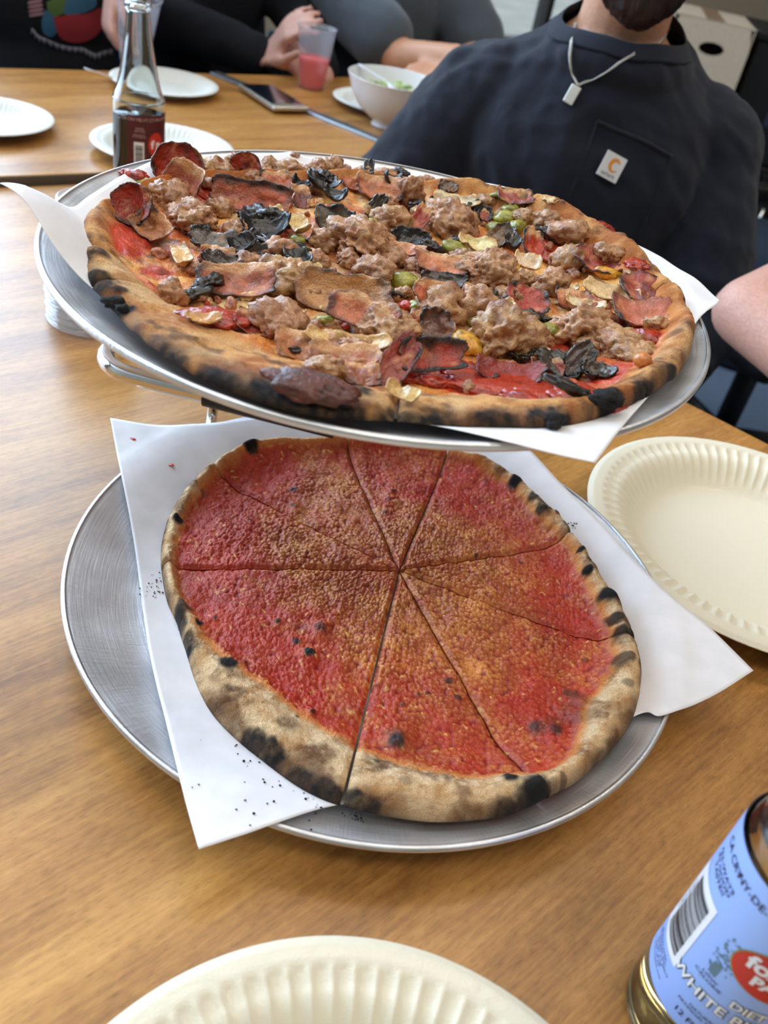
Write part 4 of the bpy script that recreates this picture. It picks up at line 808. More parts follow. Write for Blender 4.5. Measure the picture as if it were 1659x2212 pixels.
put('bacon_slice', lump((72*K, 26*K, 13*K), (66, 26, 20), (108, 46, 32), (40, 22, 18), .30, .16, wet=.5), M['meat'], 676, 838, .005, R_(2), .25, .12); ham(780, 812, 66, 50, 20, .3, 0, (150, 84, 58), (100, 56, 36))
ham(856, 786, 58, 108, -18, .5, .3, (160, 70, 54), (124, 48, 38), .1, (.8, .2), .010, None, name='bacon_slice'); ham(930, 770, 122, 60, 28, .7, 0, (176, 60, 44), (128, 50, 38), .1, (.3, .7), .012, (30, 24, 22), -1, name='bacon_slice')
ham(1141, 650, 94, 64, 12, .5, .1, (190, 76, 62), (150, 56, 44), lift=.007, side=None); ham(1383, 680, 142, 82, 14, .25, 0, (202, 112, 84), (160, 84, 60), lift=.004, side=None); ham(1150, 528, 70, 78, 30, .7, .3, (196, 62, 36), (90, 36, 22), .35, lift=.008)
ham(1096, 808, 130, 56, 12, .2, 0, (150, 40, 30), (130, 34, 24), .05, lift=.003, side=None); ham(1240, 650, 84, 60, 18, .4, 0, (216, 140, 100)); ham(470, 560, 70, 60, 10, .4, 0, (150, 62, 44), lift=.004); ham(565, 700, 90, 60, 10, .35, 0, (156, 60, 48), lift=.004)
ham(1060, 470, 60, 40, 10, .4, 0, (170, 80, 60)); ham(770, 395, 70, 44, 0, .5, 0, (198, 110, 74)); ham(1215, 575, 60, 40, 0, .4, 0, (190, 90, 60)); ham(700, 610, 60, 44, 0, .4, 0, (130, 50, 36)); ham(1180, 795, 60, 44, 10, .3, 0, (166, 60, 40))
ham(1030, 640, 60, 50, 0, .5, 0, (150, 58, 44)); ham(905, 700, 50, 60, 0, .5, 0, (170, 60, 40)); ham(610, 430, 50, 50, 0, .6, 0, (170, 84, 56)); ham(1335, 700, 60, 36, 30, .4, 0, (120, 44, 36), (80, 30, 24), lift=.004)
# mushrooms
mushroom(720, 476, 92, 62, 4, .6, 0, (96, 80, 60)); mushroom(458, 522, 96, 54, 8, .45, .1, (112, 100, 92), (58, 50, 46)); mushroom(480, 566, 76, 40, 12, .3, 0, (70, 56, 44)); mushroom(811, 448, 34, 66, -6, .7, .4, (70, 58, 48))
mushroom(954, 441, 62, 42, 10, .5, 0, (58, 50, 44)); mushroom(969, 402, 50, 34, 10, .7, 0, (110, 84, 64)); mushroom(1031, 461, 68, 52, 20, .6, .2, (42, 38, 38)); mushroom(1081, 510, 54, 76, -30, .5, .2, (128, 100, 70), (70, 54, 38))
mushroom(885, 516, 88, 48, 8, .7, 0, (44, 34, 30), (18, 16, 15)); mushroom(955, 608, 96, 42, 10, .5, 0, (70, 54, 44)); mushroom(1206, 790, 100, 62, 14, .35, .1, (72, 68, 58), (28, 26, 24), .004); mushroom(1252, 778, 42, 86, -22, .5, .4, (92, 76, 70), (44, 38, 36), .007)
mushroom(943, 708, 66, 62, 0, .9, 0, (110, 64, 44), (34, 26, 24)); mushroom(1290, 800, 60, 40, 0, .2, 0, (66, 52, 40)); mushroom(560, 548, 60, 50, 0, .5, 0, (60, 48, 40)); mushroom(1120, 760, 50, 30, 0, .3, 0, (60, 48, 40)); mushroom(1070, 580, 50, 40, 20, .4, 0, (80, 60, 46))
for a in [(577, 502, 120, 60, 20, .004), (600, 480, 80, 40, 50, .005), (556, 530, 60, 70, 0, .004), (618, 540, 120, 54, 10, .006), (560, 470, 90, 60, -30, .009), (640, 560, 70, 50, 30, .006), (694, 396, 84, 60, 20, .009), (700, 380, 30, 70, 70, .014), (725, 425, 70, 34, 0, .006), (795, 366, 26, 66, 10, .012), (846, 388, 60, 36, 20, .008), (870, 375, 40, 30, 0, .010),
          (772, 614, 52, 22, 10, .005), (930, 534, 44, 34, 0, .006), (1141, 688, 44, 70, -30, .006), (1081, 640, 60, 24, 10, .004), (1240, 640, 50, 20, 0, .004), (1109, 520, 40, 40, 0, .006), (1200, 512, 60, 30, 10, .005), (400, 640, 66, 30, 30, .005), (450, 608, 30, 66, -20, .008), (845, 636, 50, 36, 0, .005),
          (1250, 868, 90, 24, 10, .002), (1180, 822, 40, 16, 0, .003), (1010, 655, 30, 26, 0, .007), (648, 398, 50, 26, 10, .008), (430, 500, 40, 40, 10, .004), (600, 590, 50, 26, 0, .006), (1160, 500, 60, 26, 0, .005), (905, 445, 40, 30, 0, .006), (990, 520, 44, 24, 0, .005), (520, 530, 60, 40, 60, .008), (1170, 690, 40, 26, 0, .006)]:
    blackbit(*a)
# sausage
for a in [(367, 424, 88, 56, 10), (416, 478, 108, 74, 10), (602, 545, 70, 60), (626, 606, 110, 78), (595, 692, 92, 60), (616, 368, 80, 50, 20), (716, 366, 46, 60), (886, 416, 60, 84), (842, 478, 84, 66), (838, 440, 60, 40), (976, 482, 122, 80, 10), (784, 530, 134, 96, 0), (813, 586, 76, 54), (850, 560, 60, 40),
          (1052, 592, 120, 88), (951, 668, 104, 72), (1028, 668, 76, 90), (828, 714, 110, 64), (1088, 730, 116, 96, 20), (748, 790, 88, 44), (700, 800, 60, 36), (762, 756, 70, 40), (1188, 616, 78, 70), (1231, 564, 84, 62), (1231, 504, 90, 54, 10), (1200, 490, 54, 36), (1253, 714, 118, 76), (1336, 744, 104, 58), (1300, 690, 60, 40),
          (470, 366, 60, 50), (505, 352, 40, 40), (655, 376, 56, 44), (690, 366, 44, 40), (745, 386, 60, 44), (830, 384, 60, 44), (925, 398, 50, 36), (440, 372, 50, 44), (580, 362, 44, 44), (1180, 470, 60, 40), (1050, 430, 50, 30), (1320, 545, 60, 36), (1420, 700, 44, 30), (350, 420, 60, 50),
          (371, 638, 46, 50), (540, 575, 56, 44), (670, 640, 50, 40), (680, 560, 50, 40), (560, 375, 60, 36), (780, 380, 50, 50), (1130, 470, 50, 36), (1100, 640, 60, 40), (1160, 740, 60, 40), (1370, 760, 70, 34), (1275, 750, 60, 40), (470, 450, 60, 44), (510, 500, 50, 40), (750, 560, 50, 40), (700, 520, 60, 44), (740, 510, 50, 40), (900, 580, 50, 36), (1000, 560, 50, 36), (870, 640, 40, 34), (800, 760, 60, 36), (1130, 600, 50, 36)]:
    sausage(*a)
# onions
onion(396, 556, 96, 34, -62, .4, .5, (232, 190, 130)); onion(639, 678, 76, 26, -48, .5, 1.1); onion(797, 452, 84, 22, 70, .7, 1.5); onion(985, 434, 118, 34, 6, .5, .5, (236, 222, 186), .008); onion(1030, 527, 92, 42, 14, .3, .5, (232, 214, 150), .008); onion(1139, 568, 66, 46, 6, .3, .8, (232, 204, 170), .008)
onion(1318, 634, 122, 40, -12, .45, .5, (234, 198, 140), .008, black=.25); onion(1262, 660, 90, 34, 4, .3, .7); onion(1070, 666, 84, 26, 40, .3, .8, lift=.009); onion(750, 742, 150, 36, 12, .4, .6, (226, 186, 116), .006); onion(871, 852, 56, 30, -20, .3, .8, (214, 180, 110), .004); onion(895, 455, 30, 16, 70, .5, 1.0, (240, 232, 206), .010)
onion(1145, 470, 50, 22, 20, .3, .8); onion(680, 436, 50, 18, 60, .5, .4, (214, 150, 96)); onion(650, 490, 80, 40, -60, .5, .8, (222, 184, 110), .009); onion(1222, 622, 60, 22, 10, .3, .8); onion(1180, 452, 44, 22, 30, .3, .6); onion(440, 690, 60, 22, 20, .2, .6, (214, 160, 96)); onion(600, 460, 60, 26, -60, .4, .6, (226, 180, 110), .009); onion(1128, 760, 56, 22, 0, .3, .6, (226, 186, 130))
# peppers
for a in [(1088, 470, 56, 44, 10), (1115, 490, 44, 60, 0), (1070, 492, 44, 40, 0), (1102, 452, 40, 36, 0), (983, 538, 66, 44, 0), (871, 608, 64, 50, 0), (313, 394, 48, 28, 0), (1181, 716, 50, 44, 0), (1253, 534, 46, 22, 0), (1025, 690, 40, 44, 0), (640, 520, 40, 36, 0), (690, 520, 34, 34, 0), (800, 480, 34, 24, 0), (1135, 735, 50, 36, 0), (905, 660, 40, 30, 0), (1075, 425, 40, 20, 0), (580, 470, 30, 30, 0), (700, 690, 40, 20, 0)]:
    pepper(*a)
for a in [(1106, 582, 44, 62, -20), (1311, 590, 66, 38, 0), (1008, 744, 62, 56, 0), (1155, 470, 46, 36, 0), (1060, 560, 30, 30, 0), (846, 384, 56, 24, 10)]:
    pepper(*a, cen=(196, 120, 20), hi=(226, 164, 50), name='yellow_pepper_piece')
for a in [(458, 688, 118, 52, 14), (1072, 830, 200, 58, 12), (1160, 862, 120, 50, 10), (1253, 862, 110, 66, 8), (1405, 730, 72, 48, 10), (1376, 578, 60, 42, 20), (1294, 492, 76, 44, 20), (845, 424, 40, 20, 0), (1012, 800, 90, 40, 10), (930, 824, 90, 30, 10), (330, 500, 60, 40, -20), (890, 812, 60, 30, 10), (290, 380, 60, 26, 0), (480, 372, 60, 24, 10), (920, 716, 40, 34, 0), (1185, 560, 40, 26, 0)]:
    tomato(*a)
for a in [(548, 676, 36), (590, 672, 30), (578, 690, 24), (866, 548, 34), (884, 552, 24), (1022, 540, 24), (1182, 756, 18), (770, 480, 40), (840, 510, 20), (1090, 560, 30), (1130, 700, 26), (606, 650, 18), (430, 352, 34), (447, 348, 26)]:
    crumbcheese(*a)
put('bean', lump((17*K, 14*K, 13*K), (206, 110, 44), (222, 140, 70), (180, 90, 40), .08, .02, IC3_V, IC3_F, wet=1.0), M['veg'], 1385, 788, .004)
for x, y, w in [(1307, 868, 46), (1199, 902, 34), (1330, 862, 26), (245, 650, 30), (266, 668, 22)]:
    put('burnt_crust_lump', lump((w*K*.5, w*K*.4, w*K*.3), (20, 18, 18), (34, 30, 28), (16, 14, 14), .4, .25, IC3_V, IC3_F, wet=.1), M['crust'], x, y, .002)
# small diced bits filling the gaps between the large pieces
small = []
for k in range(9):
    small.append(('s', [lump((.0042, .0034, .0028), (150, 96, 70), (198, 150, 116), (128, 72, 34), .35, .15, IC3_V, IC3_F), lump((.0036, .0028, .0024), (168, 80, 50), (206, 128, 84), (110, 60, 30), .3, .12, IC3_V, IC3_F), lump((.0034, .0026, .0022), (206, 170, 110), (236, 212, 160), (180, 120, 60), .3, .1, IC3_V, IC3_F), lump((.004, .003, .0018), (30, 26, 26), (60, 46, 38), (18, 16, 16), .4, .2, IC3_V, IC3_F), lump((.004, .0028, .0022), (170, 34, 18), (204, 62, 30), (120, 24, 14), .25, .1, IC3_V, IC3_F)][k % 5]))
nms = ['sausage_bit', 'ham_bit', 'onion_bit', 'mushroom_bit', 'tomato_bit']
for k in range(240):
    t_ = rnd.uniform(0, 2*math.pi); q = math.sqrt(rnd.uniform(0, .80)); px = 830 + 590*q*math.cos(t_)*.97; py = 590 + 262*q*math.sin(t_) + (px - 830)*.20
    idx = rnd.choice([0, 0, 0, 1, 1, 2, 2, 3, 4]); me = small[idx][1]
    o = put(nms[idx], me, M['meat'] if idx < 2 else M['veg'], px, py, .0012, rnd.uniform(0, 6), rnd.uniform(-.5, .5), rnd.uniform(-.5, .5)); s_ = rnd.uniform(.6, 1.5); o.scale = (s_, s_*rnd.uniform(.7, 1.2), s_)
def scatter(name, label, parent_pts, m, n, size, hfun, cat='crumbs'):
    mb = MB()
    for _ in range(n):
        px, py, sp = rnd.choice(parent_pts); px += rnd.gauss(0, sp); py += rnd.gauss(0, sp)
        p, z = hfun(px, py)
        if p is None: continue
        s = size*rnd.uniform(.4, 1.3); mb.ell((p[0], p[1], z + s*.35), (s, s*rnd.uniform(.5, 1), s*.5), 6)
    o = mb.build(name, m); return tag(o, label, cat, kind='stuff')
def on_lower(px, py):
    h = .014
    for _ in range(5):
        p = G(px, py, h); r = math.hypot(p[0] - BC[0], p[1] - BC[1]); h = BZ - TZ + .0018 + float(paper_z(np.array(r), 5, np.array(p[0]), np.array(p[1])))
    q = p[:2] - BCen; 
    if math.hypot(*q) < float(bout(math.atan2(q[1], q[0]))) + .001: return None, 0
    return p, TZ + h
scatter('burnt_crumbs', 'black burnt crumbs and flour specks scattered on the lower paper sheet', [(760, 1752, 14), (775, 1765, 10), (560, 1660, 30), (620, 1720, 50), (1235, 1138, 5), (540, 1640, 60), (700, 1750, 30)], M['char'], 90, .0007, on_lower)
scatter('brown_crumbs', 'brown crust crumbs beside the left rim of the tomato pie', [(345, 1262, 12), (325, 1268, 10), (350, 1245, 8), (480, 1620, 60), (340, 1285, 10)], M['crumb'], 60, .0006, on_lower)
for k, (px, py) in enumerate([(287, 949), (369, 1006)]):
    p, z = on_lower(px, py)
    o = link('sauce_fleck', lump((.0022, .0014, .0006), (196, 50, 26), (222, 90, 50), (170, 40, 20), .3, .1, IC3_V, IC3_F), M['veg'], loc=(p[0], p[1], z + .0004)); tag(o, ['small red fleck of tomato near the far-left corner of the lower paper', 'small red fleck of tomato between that paper corner and the tomato pie'][k], 'sauce')

# ------------------------------------------------------------------ chrome stand
def arc(c, r, a0, a1, n=6): return [(c[0] + r*math.cos(t), c[1] + r*math.sin(t)) for t in np.linspace(a0, a1, n)]
stand = empty('pizza_stand', (0, 0, 0)); tag(stand, 'chrome wire pizza stand with black sleeves holding up the upper pan', 'stand')
ZL = TPZ - .0047; hL = ZL - TZ
pc = G(200, 790, hL)[:2]; pf = G(560, 880, hL)[:2]; fxd = (pf - pc)/np.linalg.norm(pf - pc); fyd = np.array([-fxd[1], fxd[0]])
WX, WY, rc = .150, .235, .020
def loc2(u, v): return pc + fxd*u + fyd*v
lp = []
for (cu, cv, a0) in ((rc, rc, math.pi), (WX - rc, rc, 1.5*math.pi), (WX - rc, WY - rc, 0), (rc, WY - rc, .5*math.pi)):
    for t in np.linspace(a0, a0 + math.pi/2, 7): q = loc2(cu + rc*math.cos(t), cv + rc*math.sin(t)); lp.append((q[0], q[1], ZL))
MB().tube(lp, .0047, 16, closed=True).build('top_loop', M['chrome'], stand)
a_ = loc2(.060, 0); b_ = loc2(.128, 0); MB().tube([(a_[0], a_[1], ZL), (b_[0], b_[1], ZL)], .0064, 16).build('black_sleeve', M['rubber'], stand)
a_ = loc2(.060, WY); b_ = loc2(.128, WY); MB().tube([(a_[0], a_[1], ZL), (b_[0], b_[1], ZL)], .0064, 16).build('black_sleeve', M['rubber'], stand)
foot = G(458, 912, .0045)[:2]; foot2 = foot + np.array([.19, .02])
for ft, u in ((foot, .0), (foot2, WX)):
    top = loc2(u, WY - .02); d = np.array([.14 if u == 0 else -.10, -.985])
    pts = [(top[0], top[1], ZL), (top[0]*.9 + ft[0]*.1, top[1]*.9 + ft[1]*.1, ZL - .05), (ft[0]*.9 + top[0]*.1, ft[1]*.9 + top[1]*.1, TZ + .05), (ft[0], ft[1], TZ + .018), (ft[0] + d[0]*.012, ft[1] + d[1]*.012, TZ + .0062), (ft[0] + d[0]*.04, ft[1] + d[1]*.04, TZ + .0045), (ft[0] + d[0]*.30, ft[1] + d[1]*.30, TZ + .0045)]
    MB().tube(spline(pts, 40), .0045, 14).build('leg', M['chrome'], stand)
fe0, fe1 = foot + np.array([.14, -.985])*.30, foot2 + np.array([-.10, -.985])*.30
MB().tube([(fe0[0], fe0[1], TZ + .0045), (fe1[0], fe1[1], TZ + .0045)], .0045, 14).build('base_bar', M['chrome'], stand)
MB().tube([(foot[0], foot[1], TZ + .03), (foot2[0], foot2[1], TZ + .03)], .004, 14).build('base_bar', M['chrome'], stand)

# ------------------------------------------------------------------ paper plates
def plate_mesh(R, H, nf, amp, Nr=46):
    nt = nf*8; th_ = np.linspace(0, 2*math.pi, nt, endpoint=False)[:, None]; rr = np.concatenate([np.linspace(0.02, .6, 8), np.linspace(.62, 1, Nr)])[None, :]
    z = H*sstep(rr, .60, .84) + H*.12*sstep(rr, .84, .93) - H*.10*sstep(rr, .965, 1.0)
    wn = sstep(rr, .66, .73)*(1 - sstep(rr, .885, .915)); wav = np.sqrt(np.clip(.5 + .5*np.cos(nf*th_), 0, 1))
    z = z - amp*wn*(wav - .5)*1.3 + .00012*f2(np.cos(th_)*40*rr, np.sin(th_)*40*rr, 4, 2)
    x = rr*R*np.cos(th_); y = rr*R*np.sin(th_); m = rr.shape[1]; top = np.stack([x, y, z + .0], -1); bot = top.copy(); bot[..., 2] -= .0007
    n1 = nt*m; V = np.vstack([top.reshape(-1, 3), bot.reshape(-1, 3), [[0, 0, 0], [0, 0, -.0007]]]); i = np.arange(nt)[:, None]; j = np.arange(m - 1)[None]; i2 = (i + 1) % nt
    Q = np.stack([i*m + j, i*m + j + 1, i2*m + j + 1, i2*m + j], -1).reshape(-1, 4); Qb = Q[:, ::-1] + n1; k = np.arange(nt); k2 = (k + 1) % nt
    QE = np.stack([k*m + m - 1, k*m + m - 1 + n1, k2*m + m - 1 + n1, k2*m + m - 1], -1)
    me = quadmesh(V[:-2], np.vstack([Q, Qb, QE]))
    bm = bmesh.new(); bm.from_mesh(me); bm.verts.ensure_lookup_table()
    bm.faces.new([bm.verts[int(a*m)] for a in range(nt)]); bm.faces.new([bm.verts[int(a*m + n1)] for a in range(nt)][::-1]); bm.to_mesh(me); bm.free(); smooth(me)
    return me
pl_big = plate_mesh(.137, .021, 76, .0016); pl_far = plate_mesh(.0955, .014, 60, .0010)
def plate(c, z, label, me=pl_big, m='plate', sc=1.0, rz=0, tilt=(0, 0)):
    o = bpy.data.objects.new('paper_plate', me); col.objects.link(o); o.location = (c[0], c[1], z + .0009); o.rotation_euler = (tilt[0], tilt[1], rz); o.scale = (sc, sc, sc)
    if not me.materials: me.materials.append(M[m])
    return tag(o, label, 'plate', 'fluted paper plates on the tables')
plate((.0447, .0642), TZ + .007, 'warm-lit fluted paper plate closest to the camera, below the lower pan')
plate((.3075, .6020), TZ, 'warm-lit fluted paper plate tucked beside the right rim of the lower pan', sc=1.055, rz=.4)
plate((-.663, 1.228), TZ + HF, 'white paper plate at the left edge of the far-left table', pl_far, 'plate_w', .97)
plate((-.418, 1.263), TZ + HF, 'empty white paper plate directly behind the soda bottle', pl_far, 'plate_w', 1.05, .3)
plate((-.530, 1.604), TZ + HF, 'white paper plate with a plastic fork near the far table edge', pl_far, 'plate_w', .97, .2)
cpl = G(822, 214, .03)[:2]; plate(cpl, TZ + HF, 'white paper plate mostly hidden behind the white salad bowl', pl_far, 'plate_w', .95, .7)
for k, (z_, ) in enumerate([(TZ + .0,)]):
    plate((.0447, .0642), TZ + .0, 'second paper plate nested underneath the plate closest to the camera', rz=.02)

# ------------------------------------------------------------------ bottles
def text_obj(name, items, m, parent, mapf):
    "items: (V2, F) pieces in label space -> mapped to 3-D by mapf"
    if name == 'label_text':
        for V, Fs in items: o = MB().add(mapf(V), Fs).build(name, m, parent, sm=False)
        return o
    mb = MB()
    for V, Fs in items: mb.add(mapf(V), Fs)
    o = mb.build(name, m, parent, sm=False); return o
def txt(s, x, y, size, bold=0, rot=0, sx=1.0):
    V, Fs = text_mesh(s, size, bold)
    V = V.copy(); V[:, 0] *= sx; c_, s_ = math.cos(rot), math.sin(rot); V = np.stack([V[:, 0]*c_ - V[:, 1]*s_ + x, V[:, 0]*s_ + V[:, 1]*c_ + y, V[:, 2]*0], -1); return V, Fs
def rct(x0, x1, y0, y1, n=6): return rect2(x0, x1, y0, y1, n)
def barcode(x0, x1, y0, y1, seed, vertical=False):
    r_ = random.Random(seed); out = []; x = x0
    while x < x1:
        w = r_.choice([.0003, .0005, .0008]); 
        out.append(([(a_, b_) for a_, b_ in [rect2(y0, y1, x, min(x + w, x1), 10)]])[0]); x += w + r_.choice([.0003, .0005, .0007])
    return out
def cyl_map(R, phi0):
    "label space u (metres along the girth, + to the reader's right), v up; phi0 = azimuth facing the camera"
    def f(V): 
        ph = phi0 + V[:, 0]/R; return np.stack([R*np.cos(ph), R*np.sin(ph), V[:, 1]], -1)
    return f
def curve_piece(R, phi0, u0, u1, v0, v1, n=40):
    V = []; Fs = []
    for i in range(n + 1):
        for v in (v0, v1): V.append((u0 + (u1 - u0)*i/n, v, 0))
    for i in range(n): Fs.append((2*i, 2*i + 2, 2*i + 3, 2*i + 1))
    return cyl_map(R, phi0)(np.array(V)), Fs
def ellp(cx, cy, rx, ry, n=40): return np.array([(cx + rx*math.cos(t), cy + ry*math.sin(t), 0) for t in np.linspace(0, 2*math.pi, n, endpoint=False)])
def fan(V):
    c = V.mean(0); n = len(V); P = [c + (V - c)*k/6 for k in range(1, 7)]; Fs = [(i, (i + 1) % n, 6*n) for i in range(n)]
    for k in range(5): Fs += [(k*n + i, (k + 1)*n + i, (k + 1)*n + (i + 1) % n, k*n + (i + 1) % n) for i in range(n)]
    return np.vstack(P + [c]), Fs
def bottle(name, label, c, z, profile, group):
    root = empty(name, (c[0], c[1], z)); tag(root, label, 'bottle', group)
    prof = [(r, zz) for r, zz in spline([(a, b, 0) for a, b in profile], 90)[:, :2]]
    prof = [(max(r, .001), zz) for r, zz in prof]
    inner = [(max(r - .0024, .001), max(zz, .004)) for r, zz in prof[::-1]]
    punt = lambda z_, k_: [(prof[0][0]*q, z_ + .007*(1 - (q/.85)**2)) for q in k_]
    inner = [(r, max(zz, .0052)) for r, zz in inner if zz > .0052]
    me = revolve(punt(.0006, (.02, .2, .4, .6, .75, .84)) + prof + [(prof[-1][0] - .0012, prof[-1][1] + .0006)] + inner + punt(.0046, (.84, .75, .6, .4, .2, .02)), 72)
    link('glass', me, M['glass'], root); return root, prof
def liquid(prof, level, root, m, name='drink'):
    pr_ = [(r - .0022, zz) for r, zz in prof if .0052 < zz < level]; pr_ = [(prof[0][0]*q, .0048 + .007*(1 - (q/.85)**2)) for q in (.02, .2, .4, .6, .75, .84)] + pr_ + [(pr_[-1][0], level), (.0005, level)]
    return link(name, revolve(pr_, 64), m, root)
# dark soda bottle standing on the near table
bp = None
for yy in range(380, 560, 2):                                # stand it where its shoulder shows at the photo's height
    p = G(301, yy, 0); q = np.array([p[0], p[1], TZ + .134]) - CAM; sy = 1106 - F_PX*(q@CU)/(q@_f)
    if sy > 200: bp = p; break
cprof = [(.0285, 0), (.0305, .003), (.0308, .03), (.0308, .118), (.0302, .128), (.0262, .140), (.0225, .155), (.0180, .180), (.0150, .200), (.0137, .218), (.0134, .222), (.0152, .224), (.0152, .229), (.0134, .231), (.0134, .240)]
cb_, cp = bottle('soda_bottle', 'clear glass soda bottle with maroon label and dark soda, behind the upper pan', bp[:2], TZ, cprof, 'glass soda bottles')
liquid(cp, .112, cb_, M['cola'], 'dark_soda')
ph = math.atan2(-bp[1], -bp[0]); RL = .0312
V, Fs = curve_piece(RL, ph, -.014, .060, .028, .116); lab = MB().add(V, Fs).build('label', M['maroon'], cb_)
mf = cyl_map(RL + .0003, ph)
its = [txt('CA CRV ME-VT-CT-MA-NY 5c', .010, .1115, .0054, 0, 0, .9), txt('PLEASE\nRECYCLE', .001, .100, .0030), txt('REFRIGERATE\nAFTER OPENING', .000, .093, .0022)] 
text_obj('label_text', its, M['ltxt'], lab, mf)
text_obj('barcode_panel', [rct(-.006, .006, .036, .086)], M['white_print'], lab, mf)
text_obj('barcode', barcode(.040, .082, -.0045, .0045, 3), M['black_print'], lab, cyl_map(RL + .0005, ph))
lg = []
V = np.array([(.0125 + .0 + .011*math.cos(t)*.95 + .009, .083 + .014*math.sin(t), 0) for t in np.linspace(0, 2*math.pi, 24, endpoint=False)])
text_obj('logo_oval', [fan(V)], M['redp'], lab, mf)
text_obj('logo_letters', [txt('f p', .0215, .083, .013, .0006)], M['white_print'], lab, cyl_map(RL + .0005, ph))

# bottle with the light blue label, bottom right
BB2 = np.array([.1955, .2105]); RB = .0312
bprof = [(.0290, 0), (.0312, .004), (.0312, .030), (.0310, .134), (.0306, .140), (.0285, .150), (.0235, .163), (.0180, .180), (.0150, .198), (.0137, .216), (.0134, .220), (.0152, .222), (.0152, .228), (.0134, .230), (.0134, .238)]
b2, p2 = bottle('soda_bottle', 'clear glass soda bottle with light blue label, at the lower right by the closest plate', BB2, TZ, bprof, 'glass soda bottles')
liquid(p2, .150, b2, M['soda'], 'pale_soda')
phb = math.atan2(-BB2[1], -BB2[0])
def hit_cyl(px, py, R=RB + .0004):
    d = ray(px, py); o = CAM[:2] - BB2; a = d[:2]@d[:2]; b = o@d[:2]; c = o@o - R*R; D = b*b - a*c
    t = (-b - math.sqrt(max(D, 0)))/a; q = o + d[:2]*t; phi = math.atan2(q[1], q[0]); du = (phi - phb + math.pi) % (2*math.pi) - math.pi
    return du*R, CAM[2] + d[2]*t - TZ
V, Fs = curve_piece(RB + .0004, phb, -.060, .066, .037, .1425, 130); lab2 = MB().add(V, Fs).build('label', M['blue_label'], b2)
m1, m2, m3 = cyl_map(RB + .00065, phb), cyl_map(RB + .00085, phb), cyl_map(RB + .00115, phb)
text_obj('label_text', [txt('CA CRV', -.0266, .1320, .0056, .00005, 0, .95), txt('NY-DE-VT-CT-MA', .0020, .1320, .0056, .00005, 0, .95), txt('ALL-WAYS\nIN GOOD\nTASTE!!', -.0262, .1195, .0034, .00003, 0, 1.35),
    txt('FOXON PARK\nBEVERAGES, INC.\nEAST HAVEN, CT 06512\nCT LIC. #158\nVISIT US AT:\nwww.foxonpark.com', -.0285, .0500, .0021, 0, 0, 1.2), txt('12 FL OZ', .0040, .0452, .0052, .00005), txt('NATURAL &\nARTIFICIAL FLAVORS', .0050, .0535, .0027), txt('LOW\nCALORIE', -.0030, .0770, .0028, 0, 0, 1.2), txt('355 mL', .0300, .0452, .0045)], M['black_print'], lab2, m1)
text_obj('barcode_panel', [rct(-.0415, -.0160, .0600, .1080, 12)], M['white_print'], lab2, m1)
text_obj('barcode', barcode(.0640, .1030, -.0360, -.0190, 8) + [txt('0 78191 00155 3', -.0380, .0840, .0032, 0, math.pi/2)], M['black_print'], lab2, m2)
text_obj('oval_border', [fan(ellp(.0180, .1010, .0205, .0150))], M['olive_print'], lab2, m1)
text_obj('logo_oval', [fan(ellp(.0180, .1010, .0198, .0143))], M['redp'], lab2, m2)
text_obj('logo_letters', [txt('foxon', .0165, .1055, .0115, .0004), txt('PARK', .0185, .0965, .0085, .0004)], M['white_print'], lab2, m3)
for nm, s_, x, y, z_ in (('flavour_name', 'WHITE BIRCH', .0100, .0655, .0088), ('diet_word', 'DIET', .0160, .0745, .0072)):
    text_obj(nm + '_outline', [txt(s_, x + .0002, y - .0002, z_, .00055)], M['black_print'], lab2, m1)
    text_obj(nm, [txt(s_, x, y, z_, .0002)], M['white_print'], lab2, m2)
tr_ = MB(); r_ = random.Random(5)
for k in range(60):
    x = -.0035 + r_.gauss(0, .0022); y = .0925 + r_.gauss(0, .0060); V, Fs = fan(ellp(x, y, r_.uniform(.0003, .0009), r_.uniform(.0003, .0008), 7)); tr_.add(m1(V), Fs)
for k in range(9):
    a = -.6 + k*.15; V, Fs = rect2(-.0002, .0002, -.004, .004, 1); V = np.stack([V[:, 0] - .0035 + (k - 4)*.0004, V[:, 1] + .0850, V[:, 2]], -1); tr_.add(m1(V), Fs)
tr_.build('birch_tree_print', M['sage_print'], lab2, sm=False)
rg_ = MB()
for cx, cy in ((.033, .071), (.040, .078)):
    V = []; Fs = []; n = 30
    for t in np.linspace(0, 2*math.pi, n, endpoint=False):
        for r in (.0062, .0066): V.append((cx + r*math.cos(t), cy + r*math.sin(t), 0))
    for i in range(n): j = (i + 1) % n; Fs.append((2*i, 2*j, 2*j + 1, 2*i + 1))
    rg_.add(m1(np.array(V)), Fs)
rg_.build('ring_print', M['mauve_print'], lab2, sm=False)
# unidentified dark thing at the right border, built in the shape of a pen
pen = empty('dark_pen_shape', (.300, .489, TZ + .0082)); pen.rotation_euler = (0, 0, -.14); tag(pen, 'unidentified black thing shaped as a pen under the near edge of the plate at right', 'pen')
MB().tube([(.0, 0, 0), (.004, 0, 0), (.045, 0, 0)], [.0070, .0080, .0080], 20).build('cap', M['rubber'], pen); MB().tube([(.045, 0, 0), (.130, 0, 0), (.135, 0, 0)], [.0074, .0074, .0062], 20).build('barrel', M['black_plastic'], pen)

